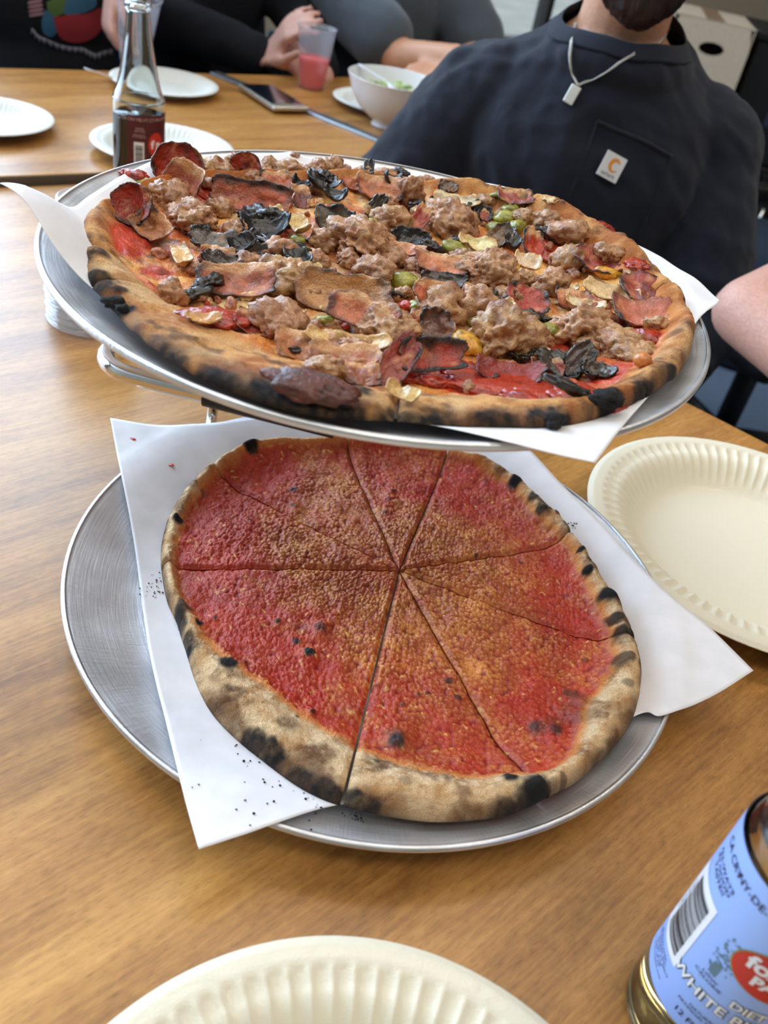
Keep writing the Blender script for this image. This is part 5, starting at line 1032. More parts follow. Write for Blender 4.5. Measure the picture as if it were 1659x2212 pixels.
# ------------------------------------------------------------------ cup stack, cup, bowl, phone, fork
cs = G(205, 684, 0)[:2]; cs_root = empty('cup_stack', (cs[0], cs[1], TZ))
bpy.data.objects.remove(cs_root)
def cup_mesh(r0, r1, h, t=.0007, n=48, flip=False):
    "thin wall cup, r0 base, r1 rim"
    pr_ = [(.0005, .002), (r0 - .004, .002), (r0 - .002, 0), (r0, .001)] + [(r0 + (r1 - r0)*k/10, h*k/10) for k in range(1, 11)] + [(r1 + .0014, h - .001), (r1 + .0018, h + .0006), (r1, h + .0012)]
    return revolve(pr_, n)
cm = cup_mesh(.0300, .0445, .090)
for k in range(5):
    o = link('plastic_cup', cm, M['clearcup']); z0 = TZ + .0912 + k*.0072
    o.rotation_euler = (math.pi, 0, k); o.location = (cs[0] + rnd.uniform(-.0005, .0005), cs[1], z0)
    tag(o, ['lowest of the upside-down clear cups stacked behind the left side of the upper pan', 'second from the bottom of the upside-down clear cups', 'middle one of the five upside-down clear cups', 'second from the top of the upside-down clear cups', 'topmost of the upside-down clear cups, showing above the upper pan rim'][k], 'cup', 'clear plastic cups in an upside-down stack')
rc_ = G(668, 195, HF)[:2]; rc_ = rc_ + np.array([.0, .018])
rcup = empty('plastic_cup', (rc_[0], rc_[1], TZ + HF)); tag(rcup, 'frosted plastic cup half full of red drink on the far table', 'cup')
link('cup_wall', cup_mesh(.0235, .0365, .108), M['frost'], rcup)
lq = [(.0005, .0025), (.0215, .0025)] + [(.0229 + .0126*k/10, .108*k/10 + .0025) for k in range(1, 6)]; lq += [(.0005, lq[-1][1])]
link('red_drink', revolve(lq, 40), M['redliq'], rcup)
bcen = np.array([-.138, 1.676]); bw = [(.0005, 0), (.030, 0), (.031, .002), (.030, .008), (.040, .014), (.060, .030), (.074, .050), (.082, .072), (.0845, .079), (.0850, .0805), (.0835, .0805), (.081, .074), (.072, .052), (.058, .033), (.038, .018), (.0005, .014)]
o = link('salad_bowl', revolve([tuple(p) for p in spline([(a, b, 0) for a, b in bw], 60)[:, :2].clip(.0004, 1)], 72), M['bowlm']); o.location = (bcen[0], bcen[1], TZ + HF + .001); tag(o, 'white footed salad bowl holding a spoon on the far table', 'bowl')
sal = MB(); r_ = random.Random(4)
def sal_piece(k):
    a = r_.uniform(0, 6.28); q = .062*math.sqrt(r_.random()); V = IC3_V*np.array([r_.uniform(.007, .014), r_.uniform(.005, .010), .003]); V[:, 2] += .003*n3(V*150 + k, 3)
    R3 = np.array((Matrix.Rotation(r_.uniform(0, 6), 3, 'Z') @ Matrix.Rotation(r_.uniform(-.5, .5), 3, 'X'))); sal.add(V@R3.T + np.array([bcen[0] + q*math.cos(a), bcen[1] + q*math.sin(a), TZ + HF + .056 + r_.uniform(0, .006)]), IC3_F)
for k in range(46): sal_piece(k)
so_ = sal.build('salad', M['salad']); tag(so_, 'pale green chopped salad filling the white bowl', 'salad', kind='stuff')
def utensil(p0, p1, w, name, label, cat, bowl=True):
    p0, p1 = np.array(p0), np.array(p1); d = (p1 - p0)/np.linalg.norm(p1 - p0); s_ = np.cross(d, (0, 0, 1)); s_ /= np.linalg.norm(s_); L = np.linalg.norm(p1 - p0); up = np.cross(s_, d)
    V = []; Fs = []; n = 24
    for i in range(n + 1):
        t = i/n; ww = w*(.55 + .45*(t < .15)) if t < .72 else w*(.55 + 1.5*math.sin((t - .72)/.28*math.pi)**.7); dz = 0 if t < .72 else -.004*math.sin((t - .72)/.28*math.pi)
        for sgn, q in ((-1, 0), (1, 0), (1, -.0012), (-1, -.0012)): V.append(p0 + d*L*t + s_*sgn*ww/2 + up*(dz + q))
    for i in range(n):
        a = i*4
        for j in range(4): Fs.append((a + j, a + (j + 1) % 4, a + 4 + (j + 1) % 4, a + 4 + j))
    Fs += [(3, 2, 1, 0), (n*4, n*4 + 1, n*4 + 2, n*4 + 3)]
    o = MB().add(V, Fs).build(name, M['white_plastic']); return tag(o, label, cat)
sp0 = W(776, 138, 1.715); utensil(sp0, (bcen[0] + .012, bcen[1] - .01, TZ + HF + .066), .009, 'plastic_spoon', 'white plastic spoon sticking up out of the salad bowl', 'spoon')
f0_, f1_ = G(184, 147, HF + .030), G(262, 172, HF + .012); utensil(f0_, f1_ + (f1_ - f0_)*.35, .010, 'plastic_fork', 'white plastic fork resting with its handle over the plate near the far table edge', 'fork')
# phone lying across the metal strip
phc = np.array([-.352, 1.670]); phr = empty('smartphone', (phc[0], phc[1], TZ + HF + .0045)); phr.rotation_euler = (0, 0, math.atan2(-.098, .085)); tag(phr, 'silver-edged phone lying face up over the metal strip between the far tables', 'phone')
MB().box((0, 0, .0045), (.142, .072, .0085)).build('frame', M['phone_s'], phr, bevel=.0035, seg=3)
MB().box((-.006, 0, .0090), (.118, .062, .0008)).build('screen', M['phone_g'], phr, sm=False)

# ------------------------------------------------------------------ furniture and things behind
def office_chair(x, y, rz, label, back=.50, seat_z=.46, arms=True):
    r = empty('office_chair', (x, y, 0), rz); tag(r, label, 'chair')
    MB().box((0, 0, seat_z - .03), (.48, .46, .07)).build('seat', M['mesh_black'], r, bevel=.03, seg=3)
    V = []; Fs = []; nx, nz = 12, 12
    for k in range(nz + 1):
        for i in range(nx + 1):
            u = -1 + 2*i/nx; w = k/nz; V.append((u*.22*(1 - .12*w*w), .235 + .05*w - .05*u*u + .02*math.sin(w*3), seat_z + .08 + w*back))
    for k in range(nz):
        for i in range(nx): a = k*(nx + 1) + i; Fs.append((a, a + 1, a + nx + 2, a + nx + 1))
    o = link('backrest', mesh(V, Fs), M['mesh_black'], r); s = o.modifiers.new('s', 'SOLIDIFY'); s.thickness = .018
    MB().tube([(0, 0, seat_z - .06), (0, 0, .10)], .028, 14).build('column', M['black_plastic'], r)
    MB().tube(spline([(0, .05, seat_z - .07), (0, .24, seat_z - .02), (0, .275, seat_z + .20)], 12), .018, 10).build('back_bracket', M['black_plastic'], r)
    for k in range(5):
        a = k*2*math.pi/5 + .3; lg = MB().tube([(0, 0, .11), (.29*math.cos(a), .29*math.sin(a), .07)], [.024, .015], 10).build('leg', M['black_plastic'], r)
        V, Fs = tube([(.29*math.cos(a) - .02*math.sin(a), .29*math.sin(a) + .02*math.cos(a), .029), (.29*math.cos(a) + .02*math.sin(a), .29*math.sin(a) - .02*math.cos(a), .029)], .028, 14); MB().add(V, Fs).tube([(.29*math.cos(a), .29*math.sin(a), .03), (.29*math.cos(a), .29*math.sin(a), .075)], .008, 8).build('caster', M['rubber'], lg)
    for sx in ((-1, 1) if arms else ()): MB().tube(spline([(sx*.20, 0, seat_z - .05), (sx*.27, 0, seat_z), (sx*.27, 0, seat_z + .16)], 10), .014, 8).box((sx*.27, -.02, seat_z + .175), (.06, .24, .03)).build('armrest', M['black_plastic'], r)
    return r
pfl = G(1572, 795, -TZ); fc = pfl[:2] + np.array([.05, .20])
o = link('pouf', revolve([(.0005, 0), (.205, 0), (.23, .02), (.24, .10), (.24, .30), (.227, .35), (.20, .372), (.0005, .385)], 56), M['pouf']); o.location = (fc[0], fc[1], .0); tag(o, 'round dark slate fabric pouf on the carpet behind the right end of the upper pan', 'pouf')
# cream carton with a hand hole, and the dark appliance beside it, on a low cabinet
cab = empty('cabinet', (.98, 3.45, 0), .06); cab.scale = (1.142, 1.142, .86); tag(cab, 'low dark cabinet behind the seated man, carrying the cream carton', 'cabinet')
MB().box((0, 0, .30), (1.1, .46, .56)).build('body', M['black_plastic'], cab, bevel=.006)
for sx in (-.28, .28):
    d = MB().box((sx, -.238, .30), (.52, .018, .52)).build('door', M['black_plastic'], cab, bevel=.004); MB().tube([(sx*.2, -.255, .34), (sx*.2, -.255, .44)], .006, 8).build('handle', M['silver'], d)
bx = empty('carton', (.714, 3.37, .4995), -.10); bx.scale = (1.142,)*3; tag(bx, 'cream carton with an oval hand hole, standing on the dark cabinet', 'box')
cw, cdp, chh = .225, .30, .335
pnl = MB(); V = []; hole = [(.035*math.cos(t) + .012, .10 + .016*math.sin(t)) for t in np.linspace(0, 2*math.pi, 24, endpoint=False)]
outr = []
for t in np.linspace(0, 2*math.pi, 24, endpoint=False):
    c_, s_ = math.cos(t), math.sin(t); k_ = min((cw/2)/max(abs(c_), 1e-6), (chh/2)/max(abs(s_), 1e-6)); outr.append((c_*k_, s_*k_))
for y in (-cdp/2, -cdp/2 + .004):
    for (x, z) in hole: V.append((x, y, chh/2 + z))
    for (x, z) in outr: V.append((x, y, chh/2 + z))
Fs = []
for i in range(24): j = (i + 1) % 24; Fs += [(i, j, 24 + j, 24 + i), (48 + j, 48 + i, 72 + i, 72 + j), (i, 48 + i, 48 + j, j)]
pnl.add(V, Fs); pnl.build('front_panel', M['cardboard'], bx, sm=False)
bb = MB(); bb.box((-cw/2 + .002, .002, chh/2), (.004, cdp - .004, chh)).box((cw/2 - .002, .002, chh/2), (.004, cdp - .004, chh)).box((0, cdp/2 - .002, chh/2), (cw, .004, chh)).box((0, 0, .002), (cw, cdp, .004)).box((0, 0, chh - .002), (cw, cdp, .004))
bb.build('sides', M['cardboard'], bx, sm=False); MB().box((0, 0, chh + .0006), (.05, cdp, .001)).build('tape', M['tape'], bx, sm=False)
ap = empty('appliance', (1.015, 3.37, .4995), -.08); ap.scale = (1.142,)*3; tag(ap, 'black boxy appliance beside the cream carton on the cabinet', 'appliance')
MB().box((0, 0, .155), (.27, .30, .31)).build('body', M['black_plastic'], ap, bevel=.008); MB().box((0, 0, .322), (.285, .315, .026)).build('lid', M['rubber'], ap, bevel=.006); MB().box((-.02, -.151, .14), (.035, .003, .07)).build('display', M['pouf'], ap, sm=False)
office_chair(.80, 2.0, -1.1, 'empty black mesh office chair on the carpet at the right, behind the seated man', .46)

# ------------------------------------------------------------------ people
def hand(mb, wrist, d, up, s=1.0, curl=.5, side=1, spread=.10):
    "wrist point, finger direction, back-of-hand direction"
    w = np.array(wrist, float); d = np.array(d, float); d /= np.linalg.norm(d); up = np.array(up, float); up -= d*(up@d); up /= np.linalg.norm(up); r = np.cross(d, up)*side
    for k in (-1.2, -.4, .4, 1.2): mb.cap(w + r*k*.012*s, w + d*.082*s + r*k*.0185*s, .0125*s, .0115*s, 8)
    L = [.064, .074, .070, .055]
    for k in range(4):
        q = (k - 1.5); p = w + d*.084*s + r*q*.0210*s; dd = d*math.cos(.25) + r*q*spread; rad = (.0092, .0096, .0092, .0080)[k]*s; ang_ = 0
        for j, f in enumerate((.45, .31, .24)):
            ang_ += curl*(.8, 1.0, .7)[j]; v = dd*math.cos(ang_) - up*math.sin(ang_); v /= np.linalg.norm(v); e = p + v*L[k]*f*s*1.05; mb.cap(p, e, rad, rad*.93, 8); p = e; rad *= .93
    p = w + d*.022*s - r*.020*s; v = -r*.75 + d*.65 - up*.25; v /= np.linalg.norm(v)
    e = p + v*.040*s; mb.cap(p, e, .0135*s, .0110*s, 8); v2 = -r*.35 + d*.85 - up*.4*max(curl, .2); v2 /= np.linalg.norm(v2); e2 = e + v2*.030*s; mb.cap(e, e2, .0108*s, .0098*s, 8); e3 = e2 + v2*.022*s; mb.cap(e2, e3, .0098*s, .0085*s, 8)
    return w
def folds(me, amp, fr, seed, dirs=(1, .6, -.5)):
    V = getv(me); me.update(); n = np.empty(len(me.vertices)*3, np.float32); me.vertices.foreach_get('normal', n); n = n.reshape(-1, 3)
    d = np.array(dirs, float); d /= np.linalg.norm(d); P = V*fr; along = (P@d)[:, None]*d; P = P - along*.86
    a = f3(P, seed, 3); rdg = 1 - 2*np.abs(f3(P*1.3 + 7, seed + 3, 2)); V += n*((a*.6 + rdg*.45)*amp)[:, None]; setv(me, V)
def person(label, loc, rz, sc, arms, skin='skin', shirt='navy', sleeve=(1.0, 1.0), hair='beard', beard=False, voxel=.006, fold=.006, build=1.0, neck_hole=False, seat=.46, sleeve_r=(.060, .058, .045), hands=((.5, 1, (0, 0, 1), None), (.5, 1, (0, 0, 1), None)), pants='denim', tilt=0.0):
    "arms: for right (-x) and left (+x): elbow and wrist as world points"
    root = empty('person', loc, rz); root.scale = (sc,)*3; tag(root, label, 'person')
    bpy.context.view_layer.update(); Mi = np.array(root.matrix_world.inverted())
    L = lambda p: (Mi @ np.array([p[0], p[1], p[2], 1.0]))[:3]
    D = lambda v: Mi[:3, :3] @ np.array(v, float)
    B = MB(); S = MB(); b = build
    for mb, g in ((B, 0.0), (S, .013)):
        mb.ell((0, .03, .90), (.158*b + g, .105*b + g, .17 + g), 24).ell((0, .03, .74), (.150*b + g, .110*b + g, .15 + g), 24).ell((0, .04, .58), (.165*b + g, .125*b + g, .12 + g), 24)
        mb.cap((-.140, .035, .968), (.140, .035, .968), .055 + g, .055 + g, 16).cap((-.10, .035, .992), (-.02, .035, 1.045), .045 + g, .052 + g, 12).cap((.10, .035, .992), (.02, .035, 1.045), .045 + g, .052 + g, 12)
        mb.ell((0, .02, .97), (.12 + g, .095 + g, .09 + g), 20)
    if neck_hole: S.ell((0, .008, 1.044), (.102, .086, .044), 24); B.ell((0, .010, 1.038), (.084, .070, .042), 24)
    B.cap((0, .035, 1.03), (0, .01, 1.13), .062, .057, 18)
    for s_, (el, wr), hd, slv in ((-1, arms[0], hands[0], sleeve[0]), (1, arms[1], hands[1], sleeve[1])):
        sh = np.array([s_*.168, .035, .957]); e = L(el); w = L(wr)
        B.cap(sh, e, .048, .040, 14).cap(e, w, .041, .029, 14)
        d = w - e; d /= np.linalg.norm(d); hd_d = D(hd[3]) if hd[3] is not None else d
        hand(B, w + d*.01, hd_d, D(hd[2]), 1.0, hd[0], hd[1])
        r0, r1, r2 = sleeve_r
        if slv <= .5: S.cap(sh, sh + (e - sh)*slv*2, r0, r1 + .004, 14)
        else:
            S.cap(sh, e, r0, r1, 16); S.cap(e, e + (w - e)*(slv - .5)*2*.96, r1, r2, 14)
    for s_ in (-1, 1):
        B.cap((s_*.09, .03, seat + .08), (s_*.13, -.40, seat + .07), .082, .056, 12).cap((s_*.13, -.40, seat + .06), (s_*.13, -.36, .10), .054, .038, 12).cap((s_*.13, -.34, .05), (s_*.14, -.50, .035), .036, .030, 10)
    # head
    HZ = -.022
    B.ell((0, .012, 1.265 + HZ), (.078, .098, .112), 24).ell((0, -.030, 1.200 + HZ), (.058, .062, .070), 20).ell((0, -.060, 1.168 + HZ), (.030, .024, .022), 14)
    B.cap((0, -.088, 1.262 + HZ), (0, -.106, 1.232 + HZ), .009, .013, 10).ell((0, -.078, 1.284 + HZ), (.052, .016, .012), 14)
    for s_ in (-1, 1): B.ell((s_*.079, .012, 1.252 + HZ), (.010, .020, .032), 12).ell((s_*.036, -.066, 1.232 + HZ), (.024, .022, .022), 12)
    body = link('body', fuse(B, voxel, 3), M[skin], root)
    sm_ = fuse(S, voxel if neck_hole else voxel*1.5, 3); folds(sm_, fold, 13, 5); folds(sm_, fold*.35, 30, 11, (1, .5, -1.2)); 
    if neck_hole:
        ax_, bx_, yc = .086, .074, .002; m_ = 96; TH = np.linspace(0, 2*math.pi, m_, endpoint=False)
        tb = BVHTree.FromPolygons([tuple(v) for v in getv(sm_)], [tuple(p.vertices) for p in sm_.polygons]); zr = []
        for t in TH:
            h = tb.ray_cast(Vector((ax_*math.cos(t), yc + bx_*math.sin(t), 1.4)), Vector((0, 0, -1))); zr.append(h[0][2] if h[0] is not None else 1.04)
        zr = np.array(zr)
        for _ in range(12): zr = .25*np.roll(zr, 1) + .5*zr + .25*np.roll(zr, -1)
        zf = lambda x, y: float(np.interp(math.atan2((y - yc)/bx_, x/ax_) % (2*math.pi), np.append(TH, 2*math.pi), np.append(zr, zr[0])))
        bm = bmesh.new(); bm.from_mesh(sm_)
        bmesh.ops.delete(bm, geom=[v for v in bm.verts if math.hypot(v.co.x/ax_, (v.co.y - yc)/bx_) < 1.0 and v.co.z > zf(v.co.x, v.co.y) - .030], context='VERTS')
        for v in {v for e in bm.edges if len(e.link_faces) == 1 for v in e.verts}:
            q_ = math.hypot(v.co.x/ax_, (v.co.y - yc)/bx_); v.co.x /= q_; v.co.y = yc + (v.co.y - yc)/q_; v.co.z = zf(v.co.x, v.co.y)
        bm.to_mesh(sm_); bm.free(); smooth(sm_)
        ring = np.stack([ax_*np.cos(TH), yc + bx_*np.sin(TH), zr], -1)
        ctr = np.array([0, yc, 0]); rad = ring - ctr; rad[:, 2] = 0; rad /= np.linalg.norm(rad, axis=1)[:, None]
        V = []; n_ = 10
        for i in range(m_):
            for j in range(n_):
                t = 2*math.pi*j/n_; V.append(ring[i] + rad[i]*(.0022 + .0075*math.cos(t)) + np.array([0, 0, .0004 + .0016*math.sin(t) - .0088*math.cos(t)]))
        Fs = []
        for i in range(m_):
            for j in range(n_): Fs.append((i*n_ + j, ((i + 1) % m_)*n_ + j, ((i + 1) % m_)*n_ + (j + 1) % n_, i*n_ + (j + 1) % n_))
    sh_o = link('shirt', sm_, M[shirt], root)
    if neck_hole:
        if sum(f is not None for f in Fs): pass
        link('collar', mesh(V, Fs), M[shirt], sh_o)
    P = MB()
    P.ell((0, .04, .56), (.180*b, .140, .125), 20)
    for s_ in (-1, 1): P.cap((s_*.09, .03, seat + .08), (s_*.13, -.40, seat + .07), .096, .072, 12).cap((s_*.13, -.40, seat + .06), (s_*.13, -.36, .11), .070, .056, 12)
    link('trousers', fuse(P, .014, 3), M[pants], root)
    for s_ in (-1, 1): link('shoe', fuse(MB().cap((s_*.13, -.33, .055), (s_*.14, -.52, .040), .050, .036, 14).box((s_*.135, -.42, .012), (.085, .26, .024)), .012, 3), M['black_plastic'], root)
    H = MB().ell((0, .030, 1.285 + HZ), (.084, .100, .104), 24).ell((0, .055, 1.22 + HZ), (.076, .070, .085), 20); hm = fuse(H, .009, 2); folds(hm, .003, 60, 3); 
    link('hair', hm, M[hair], root)
    for s_ in (-1, 1):
        ey = link('eye', MB().ell((s_*.031, -.083, 1.264 + HZ), (.013, .009, .008), 12).mesh(), M['eye'], root); link('iris', MB().ell((s_*.031, -.0905, 1.264 + HZ), (.0055, .0022, .0055), 10).mesh(), M['iris'], ey)
        link('eyebrow', MB().cap((s_*.016, -.094, 1.284 + HZ), (s_*.048, -.082, 1.286 + HZ), .0045, .003, 8).mesh(), M[hair], root)
    link('lips', MB().ell((0, -.088, 1.196 + HZ), (.022, .008, .007), 14).mesh(), M['lips'], root)
    if beard:
        Bd = MB().ell((0, -.052, 1.165 + HZ), (.056, .044, .052), 24).ell((0, -.030, 1.195 + HZ), (.066, .052, .045), 20).ell((0, -.066, 1.140 + HZ), (.034, .030, .030), 16); bm_ = fuse(Bd, .0045, 2)
        V = getv(bm_); nn = np.empty(len(V)*3, np.float32); bm_.vertices.foreach_get('normal', nn); nn = nn.reshape(-1, 3)
        V += nn*(.0035*f3(V*np.array([190, 190, 26]), 3, 3))[:, None]; setv(bm_, V)
        link('beard', bm_, M['beard'], root)
    return root, sh_o, body
lap = lambda c, dx, dy, z: (c[0] + dx, c[1] + dy, z)
# man in the navy shirt
mp = np.array([.166, 1.245])
man, man_shirt, man_body = person('bearded man seated at the table corner in a navy long-sleeved pocket shirt with silver chain', (mp[0], mp[1], -.006), 0.02, .955,
    (((-.105, 1.235, .715), (.03, 1.08, .60)), ((.372, 1.19, .70), (.27, 1.03, .585))), 'skin_l', 'navy', (1.0, 1.0), 'beard', True, .0055, .013, 1.12, True, sleeve_r=(.066, .070, .050))
# torso behind left: black printed shirt, cup in hand
e2p = G(185, 148, HF)[:2] + nd_*.20
hw = W(232, 22, 1.80)
p2r, p2s, p2b = person('person in a black printed t-shirt holding a clear plastic cup at the far-left table', (e2p[0], e2p[1], 0), .52, .92,
    (((e2p[0] - .22, e2p[1] - .12, .80), (e2p[0] - .14, e2p[1] - .28, .80)), ((e2p[0] + .25, e2p[1] + .05, 1.02), tuple(W(256, -52, 1.70)))), 'skin_p', 'black_cloth', (.36, .36), 'beard', False, .0078, .004, .88, False, hands=((.3, -1, (0, 0, 1), None), (.75, 1, (-.75, -.6, .1), (-.12, -.10, -.98))))
e3p = G(550, 160, HF)[:2] + nd_*.30
hq = W(628, 108, 1.90)
person('person in a dark long-sleeved top with clasped hands behind the red drink', (e3p[0], e3p[1], 0), .42, .95,
    (((e3p[0] - .21, e3p[1] - .10, .82), (hq[0] - .065, hq[1] + .035, hq[2] - .03)), ((e3p[0] + .24, e3p[1] + .06, .81), (hq[0] + .060, hq[1] + .045, hq[2] - .05))), 'skin_p', 'dark_knit', (1.0, .92), 'beard', False, .0070, .007, 1.05, False, hands=((.35, -1, (-.5, -.5, .7), (.55, -.25, .80)), (.55, 1, (.6, -.6, .5), (-.75, -.2, .45))))
e4p = G(905, 180, HF)[:2] + nd_*.20
el4 = W(866, 128, 2.02); wr4 = W(985, 128, 1.93)
person('person in a grey short-sleeved shirt leaning a bent arm beside the white salad bowl', (e4p[0], e4p[1], 0), .35, .97,
    ((tuple(el4), tuple(wr4)), ((e4p[0] + .26, e4p[1] + .02, .80), (e4p[0] + .18, e4p[1] - .24, .81))), 'skin_l', 'grey_cloth', (.40, .40), 'beard', False, .0085, .007, 1.05, False, sleeve_r=(.066, .066, .05), hands=((.5, -1, (0, -.3, 1), (.2, -.85, -.2)), (.4, 1, (0, 0, 1), None)))
person('person mostly outside the picture, bare elbow showing at the right table edge', (.74, 1.07, -.02), -.62, .97,
    (((.352, .962, .815), (.52, .70, .775)), ((.85, .80, .80), (.70, .62, .785))), 'skin_p', 'tee', (.30, .30), 'beard', False, .0085, .006, 1.0, False)
for nm, (x, y), rz, lb in (('a', mp + np.array([0, .06]), 0, 'black office chair that the bearded man in navy sits on'), ('b', e2p, .52, 'black office chair under the person in the printed t-shirt'), ('c', e3p, .42, 'black office chair under the person with clasped hands'), ('d', e4p, .35, 'black office chair under the person in the grey shirt'), ('e', np.array([.74, 1.07]), -.62, 'black office chair under the person whose elbow shows at right')):
    office_chair(x, y, rz, lb, .20 if nm in 'ad' else .34, .455, nm in 'bc')

def bvh(o):
    bpy.context.view_layer.update(); me = o.data; mw = np.array(o.matrix_world); V = getv(me)@mw[:3, :3].T + mw[:3, 3]
    return BVHTree.FromPolygons([tuple(v) for v in V], [tuple(p.vertices) for p in me.polygons])
tr = bvh(man_shirt); trb = bvh(man_body)
def shot(px, py, off=.0015, trees=(tr, trb)):
    d = Vector(ray(px, py)).normalized(); best = None
    for t in trees:
        h = t.ray_cast(Vector(CAM), d)
        if h[0] is not None and (best is None or h[3] < best[3]): best = h
    if best is None: return None, None
    n = best[1] if best[1].dot(d) < 0 else -best[1]
    return np.array(best[0] + n*off), np.array(n)
def attach(o, parent):
    bpy.context.view_layer.update(); o.parent = parent; o.matrix_parent_inverse = parent.matrix_world.inverted(); return o
# woven patch on the pocket, with its sign and wordmark
pc4 = [(1313, 325), (1359, 342), (1326, 395), (1284, 374)]
P4 = [shot(*p, .002)[0] for p in pc4]
if all(p is not None for p in P4):
    O_ = P4[3]; ux = P4[2] - P4[3]; uy = P4[0] - P4[3]; wd = np.linalg.norm(ux); ux = ux/wd; uy = uy - ux*(uy@ux); ht = np.linalg.norm(uy); uy /= ht; un = np.cross(ux, uy)
    if un@(CAM - O_) < 0: un = -un
    print('PATCH', wd, ht)
    def pm(V, off=.0): return O_ + V[:, :1]*wd*ux + V[:, 1:2]*ht*uy + (off + .0050)*un
    def pp(name, items, m, par, off):
        mb = MB()
        for V, Fs in items: mb.add(pm(V, off), Fs)
        return mb.build(name, m, par, sm=False)
    pe = MB(); Vt = pm(np.array([(0, 0, 0), (1, 0, 0), (1, 1, 0), (0, 1, 0)]), .0004); Vb = pm(np.array([(0, 0, 0), (1, 0, 0), (1, 1, 0), (0, 1, 0)]), -.0022)
    pe.add(np.vstack([Vt, Vb]), [(0, 1, 2, 3), (7, 6, 5, 4), (0, 4, 5, 1), (1, 5, 6, 2), (2, 6, 7, 3), (3, 7, 4, 0)]); pt = pe.build('patch', M['white_fab'], None, sm=False)
    bpy.context.view_layer.update(); pt.parent = man; pt.matrix_parent_inverse = man.matrix_world.inverted()
    # C-shaped wave: thick open ring with a curling tail
    n = 40; V = []; Fs = []
    for i in range(n + 1):
        a = .55 + (2*math.pi - 1.15)*i/n; w_ = .055 + .13*math.sin(math.pi*min(i/n*1.15, 1)); ro = .285; ri = ro - w_
        for r in (ri, ro): V.append((.56 + r*math.cos(a)*.92, .585 + r*math.sin(a)*.98, 0))
    for i in range(n): Fs.append((2*i, 2*i + 1, 2*i + 3, 2*i + 2))
    attach(pp('logo', [(np.array(V), Fs)], M['orange'], None, .0008), pt)
    tv, tf = txt('carhartt', 0, 0, 1.0, .01); sc_ = .70/(tv[:, 0].max() - tv[:, 0].min()); tv = tv*np.array([sc_, sc_*wd/ht*1.15, 1]) + np.array([.47, .17, 0])
    attach(pp('wordmark', [(tv, tf)], M['greytxt'], None, .0008), pt)
# pocket: a slightly raised panel with its hem
def strip_on(pxs, w, name, m, off, par):
    P = [shot(*p, off)[0] for p in pxs]; P = [p for p in P if p is not None]
    o = MB().tube(spline(P, 30), w, 8).build(name, m); return attach(o, par)
strip_on([(1290, 262), (1330, 280), (1390, 305), (1450, 338)], .0024, 'pocket_hem', M['navy_rib'], .0004, man)
strip_on([(1290, 262), (1270, 320), (1240, 400), (1215, 460)], .0016, 'pocket_seam', M['navy_rib'], .0002, man)
strip_on([(1450, 338), (1425, 400), (1395, 470), (1372, 520)], .0016, 'pocket_seam', M['navy_rib'], .0002, man)
# silver chain of small links with a plain tag pendant
neck = empty('necklace', (0, 0, 0)); attach(neck, man)
cl = [(1247, 52), (1238, 85), (1233, 118), (1236, 145), (1243, 172), (1250, 186)]; cr2 = [(1250, 186), (1285, 168), (1320, 148), (1352, 128), (1382, 110), (1420, 88), (1455, 52), (1475, 20)]
links = MB()
for L_, nlk in ((cl, 30), (cr2, 52)):
    pxy = spline([(a, b, 0) for a, b in L_], nlk)[:, :2]; P = [shot(*p, .0030)[0] for p in pxy]
    ok = [p for p in P if p is not None]
    if len(ok) < 4: continue
    ok = np.array(ok); 
    for _ in range(3): ok[1:-1] = .25*ok[:-2] + .5*ok[1:-1] + .25*ok[2:]
    S_ = spline(ok, nlk*2)
    for i in range(0, len(S_) - 2, 1):
        a, b = S_[i], S_[i + 1]; d = b - a; l = np.linalg.norm(d); d = d/(l + 1e-9); up = np.array([0, -.3, .9]) if i % 2 else np.array([.9, -.3, 0]); s1 = np.cross(d, up); s1 /= np.linalg.norm(s1); c = (a + b)/2
        ring = [c + d*l*1.0*math.cos(t) + s1*.0016*math.sin(t) for t in np.linspace(0, 2*math.pi, 8, endpoint=False)]; links.tube(ring, .00055, 5, closed=True)
lk = links.build('chain', M['silver'], None); lk['kind'] = 'stuff'; attach(lk, neck)
q, qn = shot(1237, 206, .004)
if q is not None:
    q2, _ = shot(1246, 190, .004); dv = q2 - q; dv /= np.linalg.norm(dv); 
    ax = np.cross(dv, qn); ax /= np.linalg.norm(ax); nz = np.cross(ax, dv)
    tg = MB().box((0, 0, 0), (.0135, .0215, .0022)); o = tg.build('tag_pendant', M['silver_plain'], None, bevel=.0012, seg=2)
    o.matrix_world = Matrix(((ax[0], dv[0], nz[0], q[0]), (ax[1], dv[1], nz[1], q[1]), (ax[2], dv[2], nz[2], q[2]), (0, 0, 0, 1))); bpy.context.view_layer.update(); mwo = o.matrix_world.copy(); o.parent = neck; bpy.context.view_layer.update(); o.matrix_parent_inverse = neck.matrix_world.inverted(); o.matrix_world = mwo
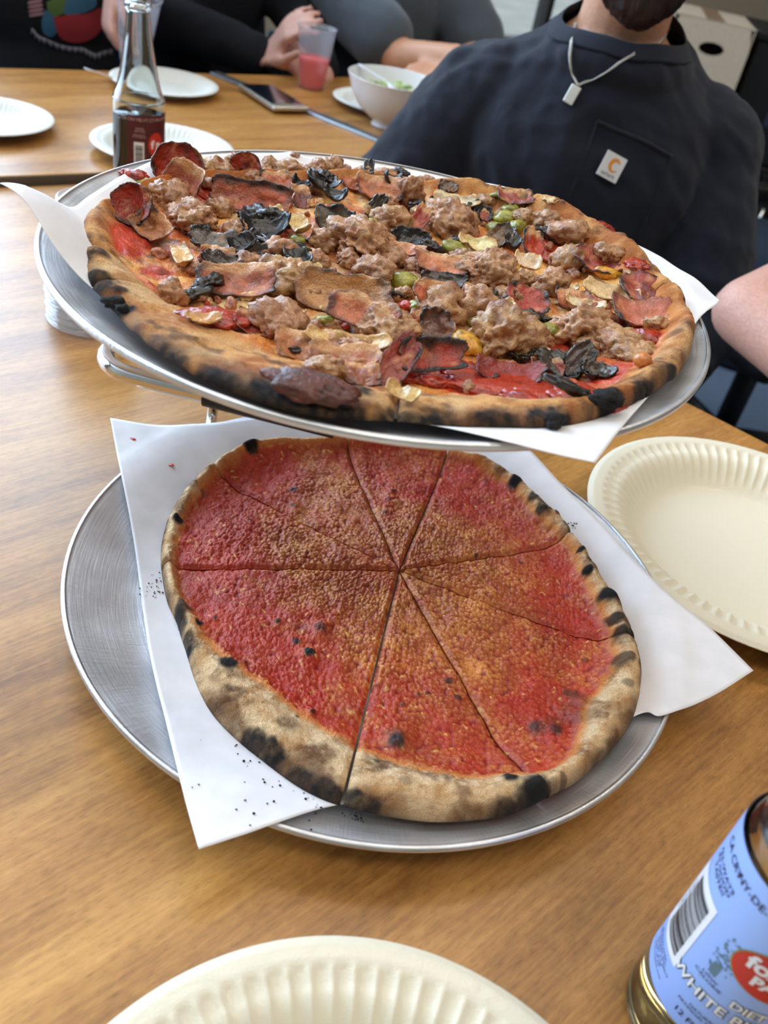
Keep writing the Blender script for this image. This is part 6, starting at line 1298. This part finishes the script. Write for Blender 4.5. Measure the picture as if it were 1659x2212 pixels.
# print on the black shirt: soft blobs of colour and an arc of worn lettering
t2 = bvh(p2s); t2b = bvh(p2b)
def print_poly(pts, m, name, off):
    out = []
    cx, cy = np.mean([p[0] for p in pts]), np.mean([p[1] for p in pts]); ring = spline([(a, b, 0) for a, b in pts + [pts[0]]], 33)[:-1, :2]
    V = []; rows = 6
    for k in range(rows + 1):
        for p in ring:
            s_ = k/rows; h, n = shot(cx + (p[0] - cx)*s_, cy + (p[1] - cy)*s_, off, (t2,))
            if h is None: return
            V.append(h)
    Fs = []; n = len(ring)
    for k in range(rows):
        for i in range(n): Fs.append((k*n + i, k*n + (i + 1) % n, (k + 1)*n + (i + 1) % n, (k + 1)*n + i))
    attach(MB().add(V, Fs).build(name, m), p2r)
print_poly([(100, 5), (135, -15), (170, -10), (150, 20), (118, 34), (104, 22)], M['green_p'], 'green_print', .0030)
print_poly([(96, 20), (120, 28), (125, 60), (112, 78), (94, 70), (90, 45)], M['blue_p'], 'blue_print', .0028)
print_poly([(140, 2), (170, -12), (200, -10), (205, 12), (180, 26), (140, 30)], M['blue_p'], 'blue_print', .0036)
print_poly([(114, 36), (150, 30), (185, 28), (215, 16), (224, 40), (205, 74), (170, 90), (130, 80)], M['red_p'], 'red_print', .0044)
pts_ = [(72, 66), (84, 80), (100, 88), (120, 97), (140, 104), (160, 107), (178, 108), (192, 116), (206, 122), (222, 116), (240, 112)]
S_ = spline([(a, b, 0) for a, b in pts_], 46)[:, :2]; arcm = MB()
for i, (x, y) in enumerate(S_):
    a_, b_ = shot(x - 1.5, y - 6, .003, (t2,))[0], shot(x + (1.5 if i % 3 else -3), y + 6, .003, (t2,))[0]
    if a_ is not None and b_ is not None: arcm.tube([a_, b_], .0013, 5)
if arcm.V: attach(arcm.build('worn_lettering', M['white_p'], None), p2r)['kind'] = 'stuff'
for k in range(4): print_poly([(62 + k, 2 + k*9), (88 + k, -2 + k*9), (88 + k, 4 + k*9), (62 + k, 8 + k*9)], M['pink_p'], 'pink_print', .003)
# clear cup held by that person
hc_ = W(288, 58, 1.66); o = link('plastic_cup', cup_mesh(.024, .037, .11), M['frost']); o.location = (hc_[0], hc_[1], hc_[2] - .055); o.rotation_euler = (.12, .15, 0); tag(o, 'clear plastic cup held in the hand of the person in the printed t-shirt', 'cup')
print('TRIS', sum(sum(len(p.vertices) - 2 for p in o.data.polygons) for o in scn.objects if o.type == 'MESH' and len(o.data.polygons) < 4000000))
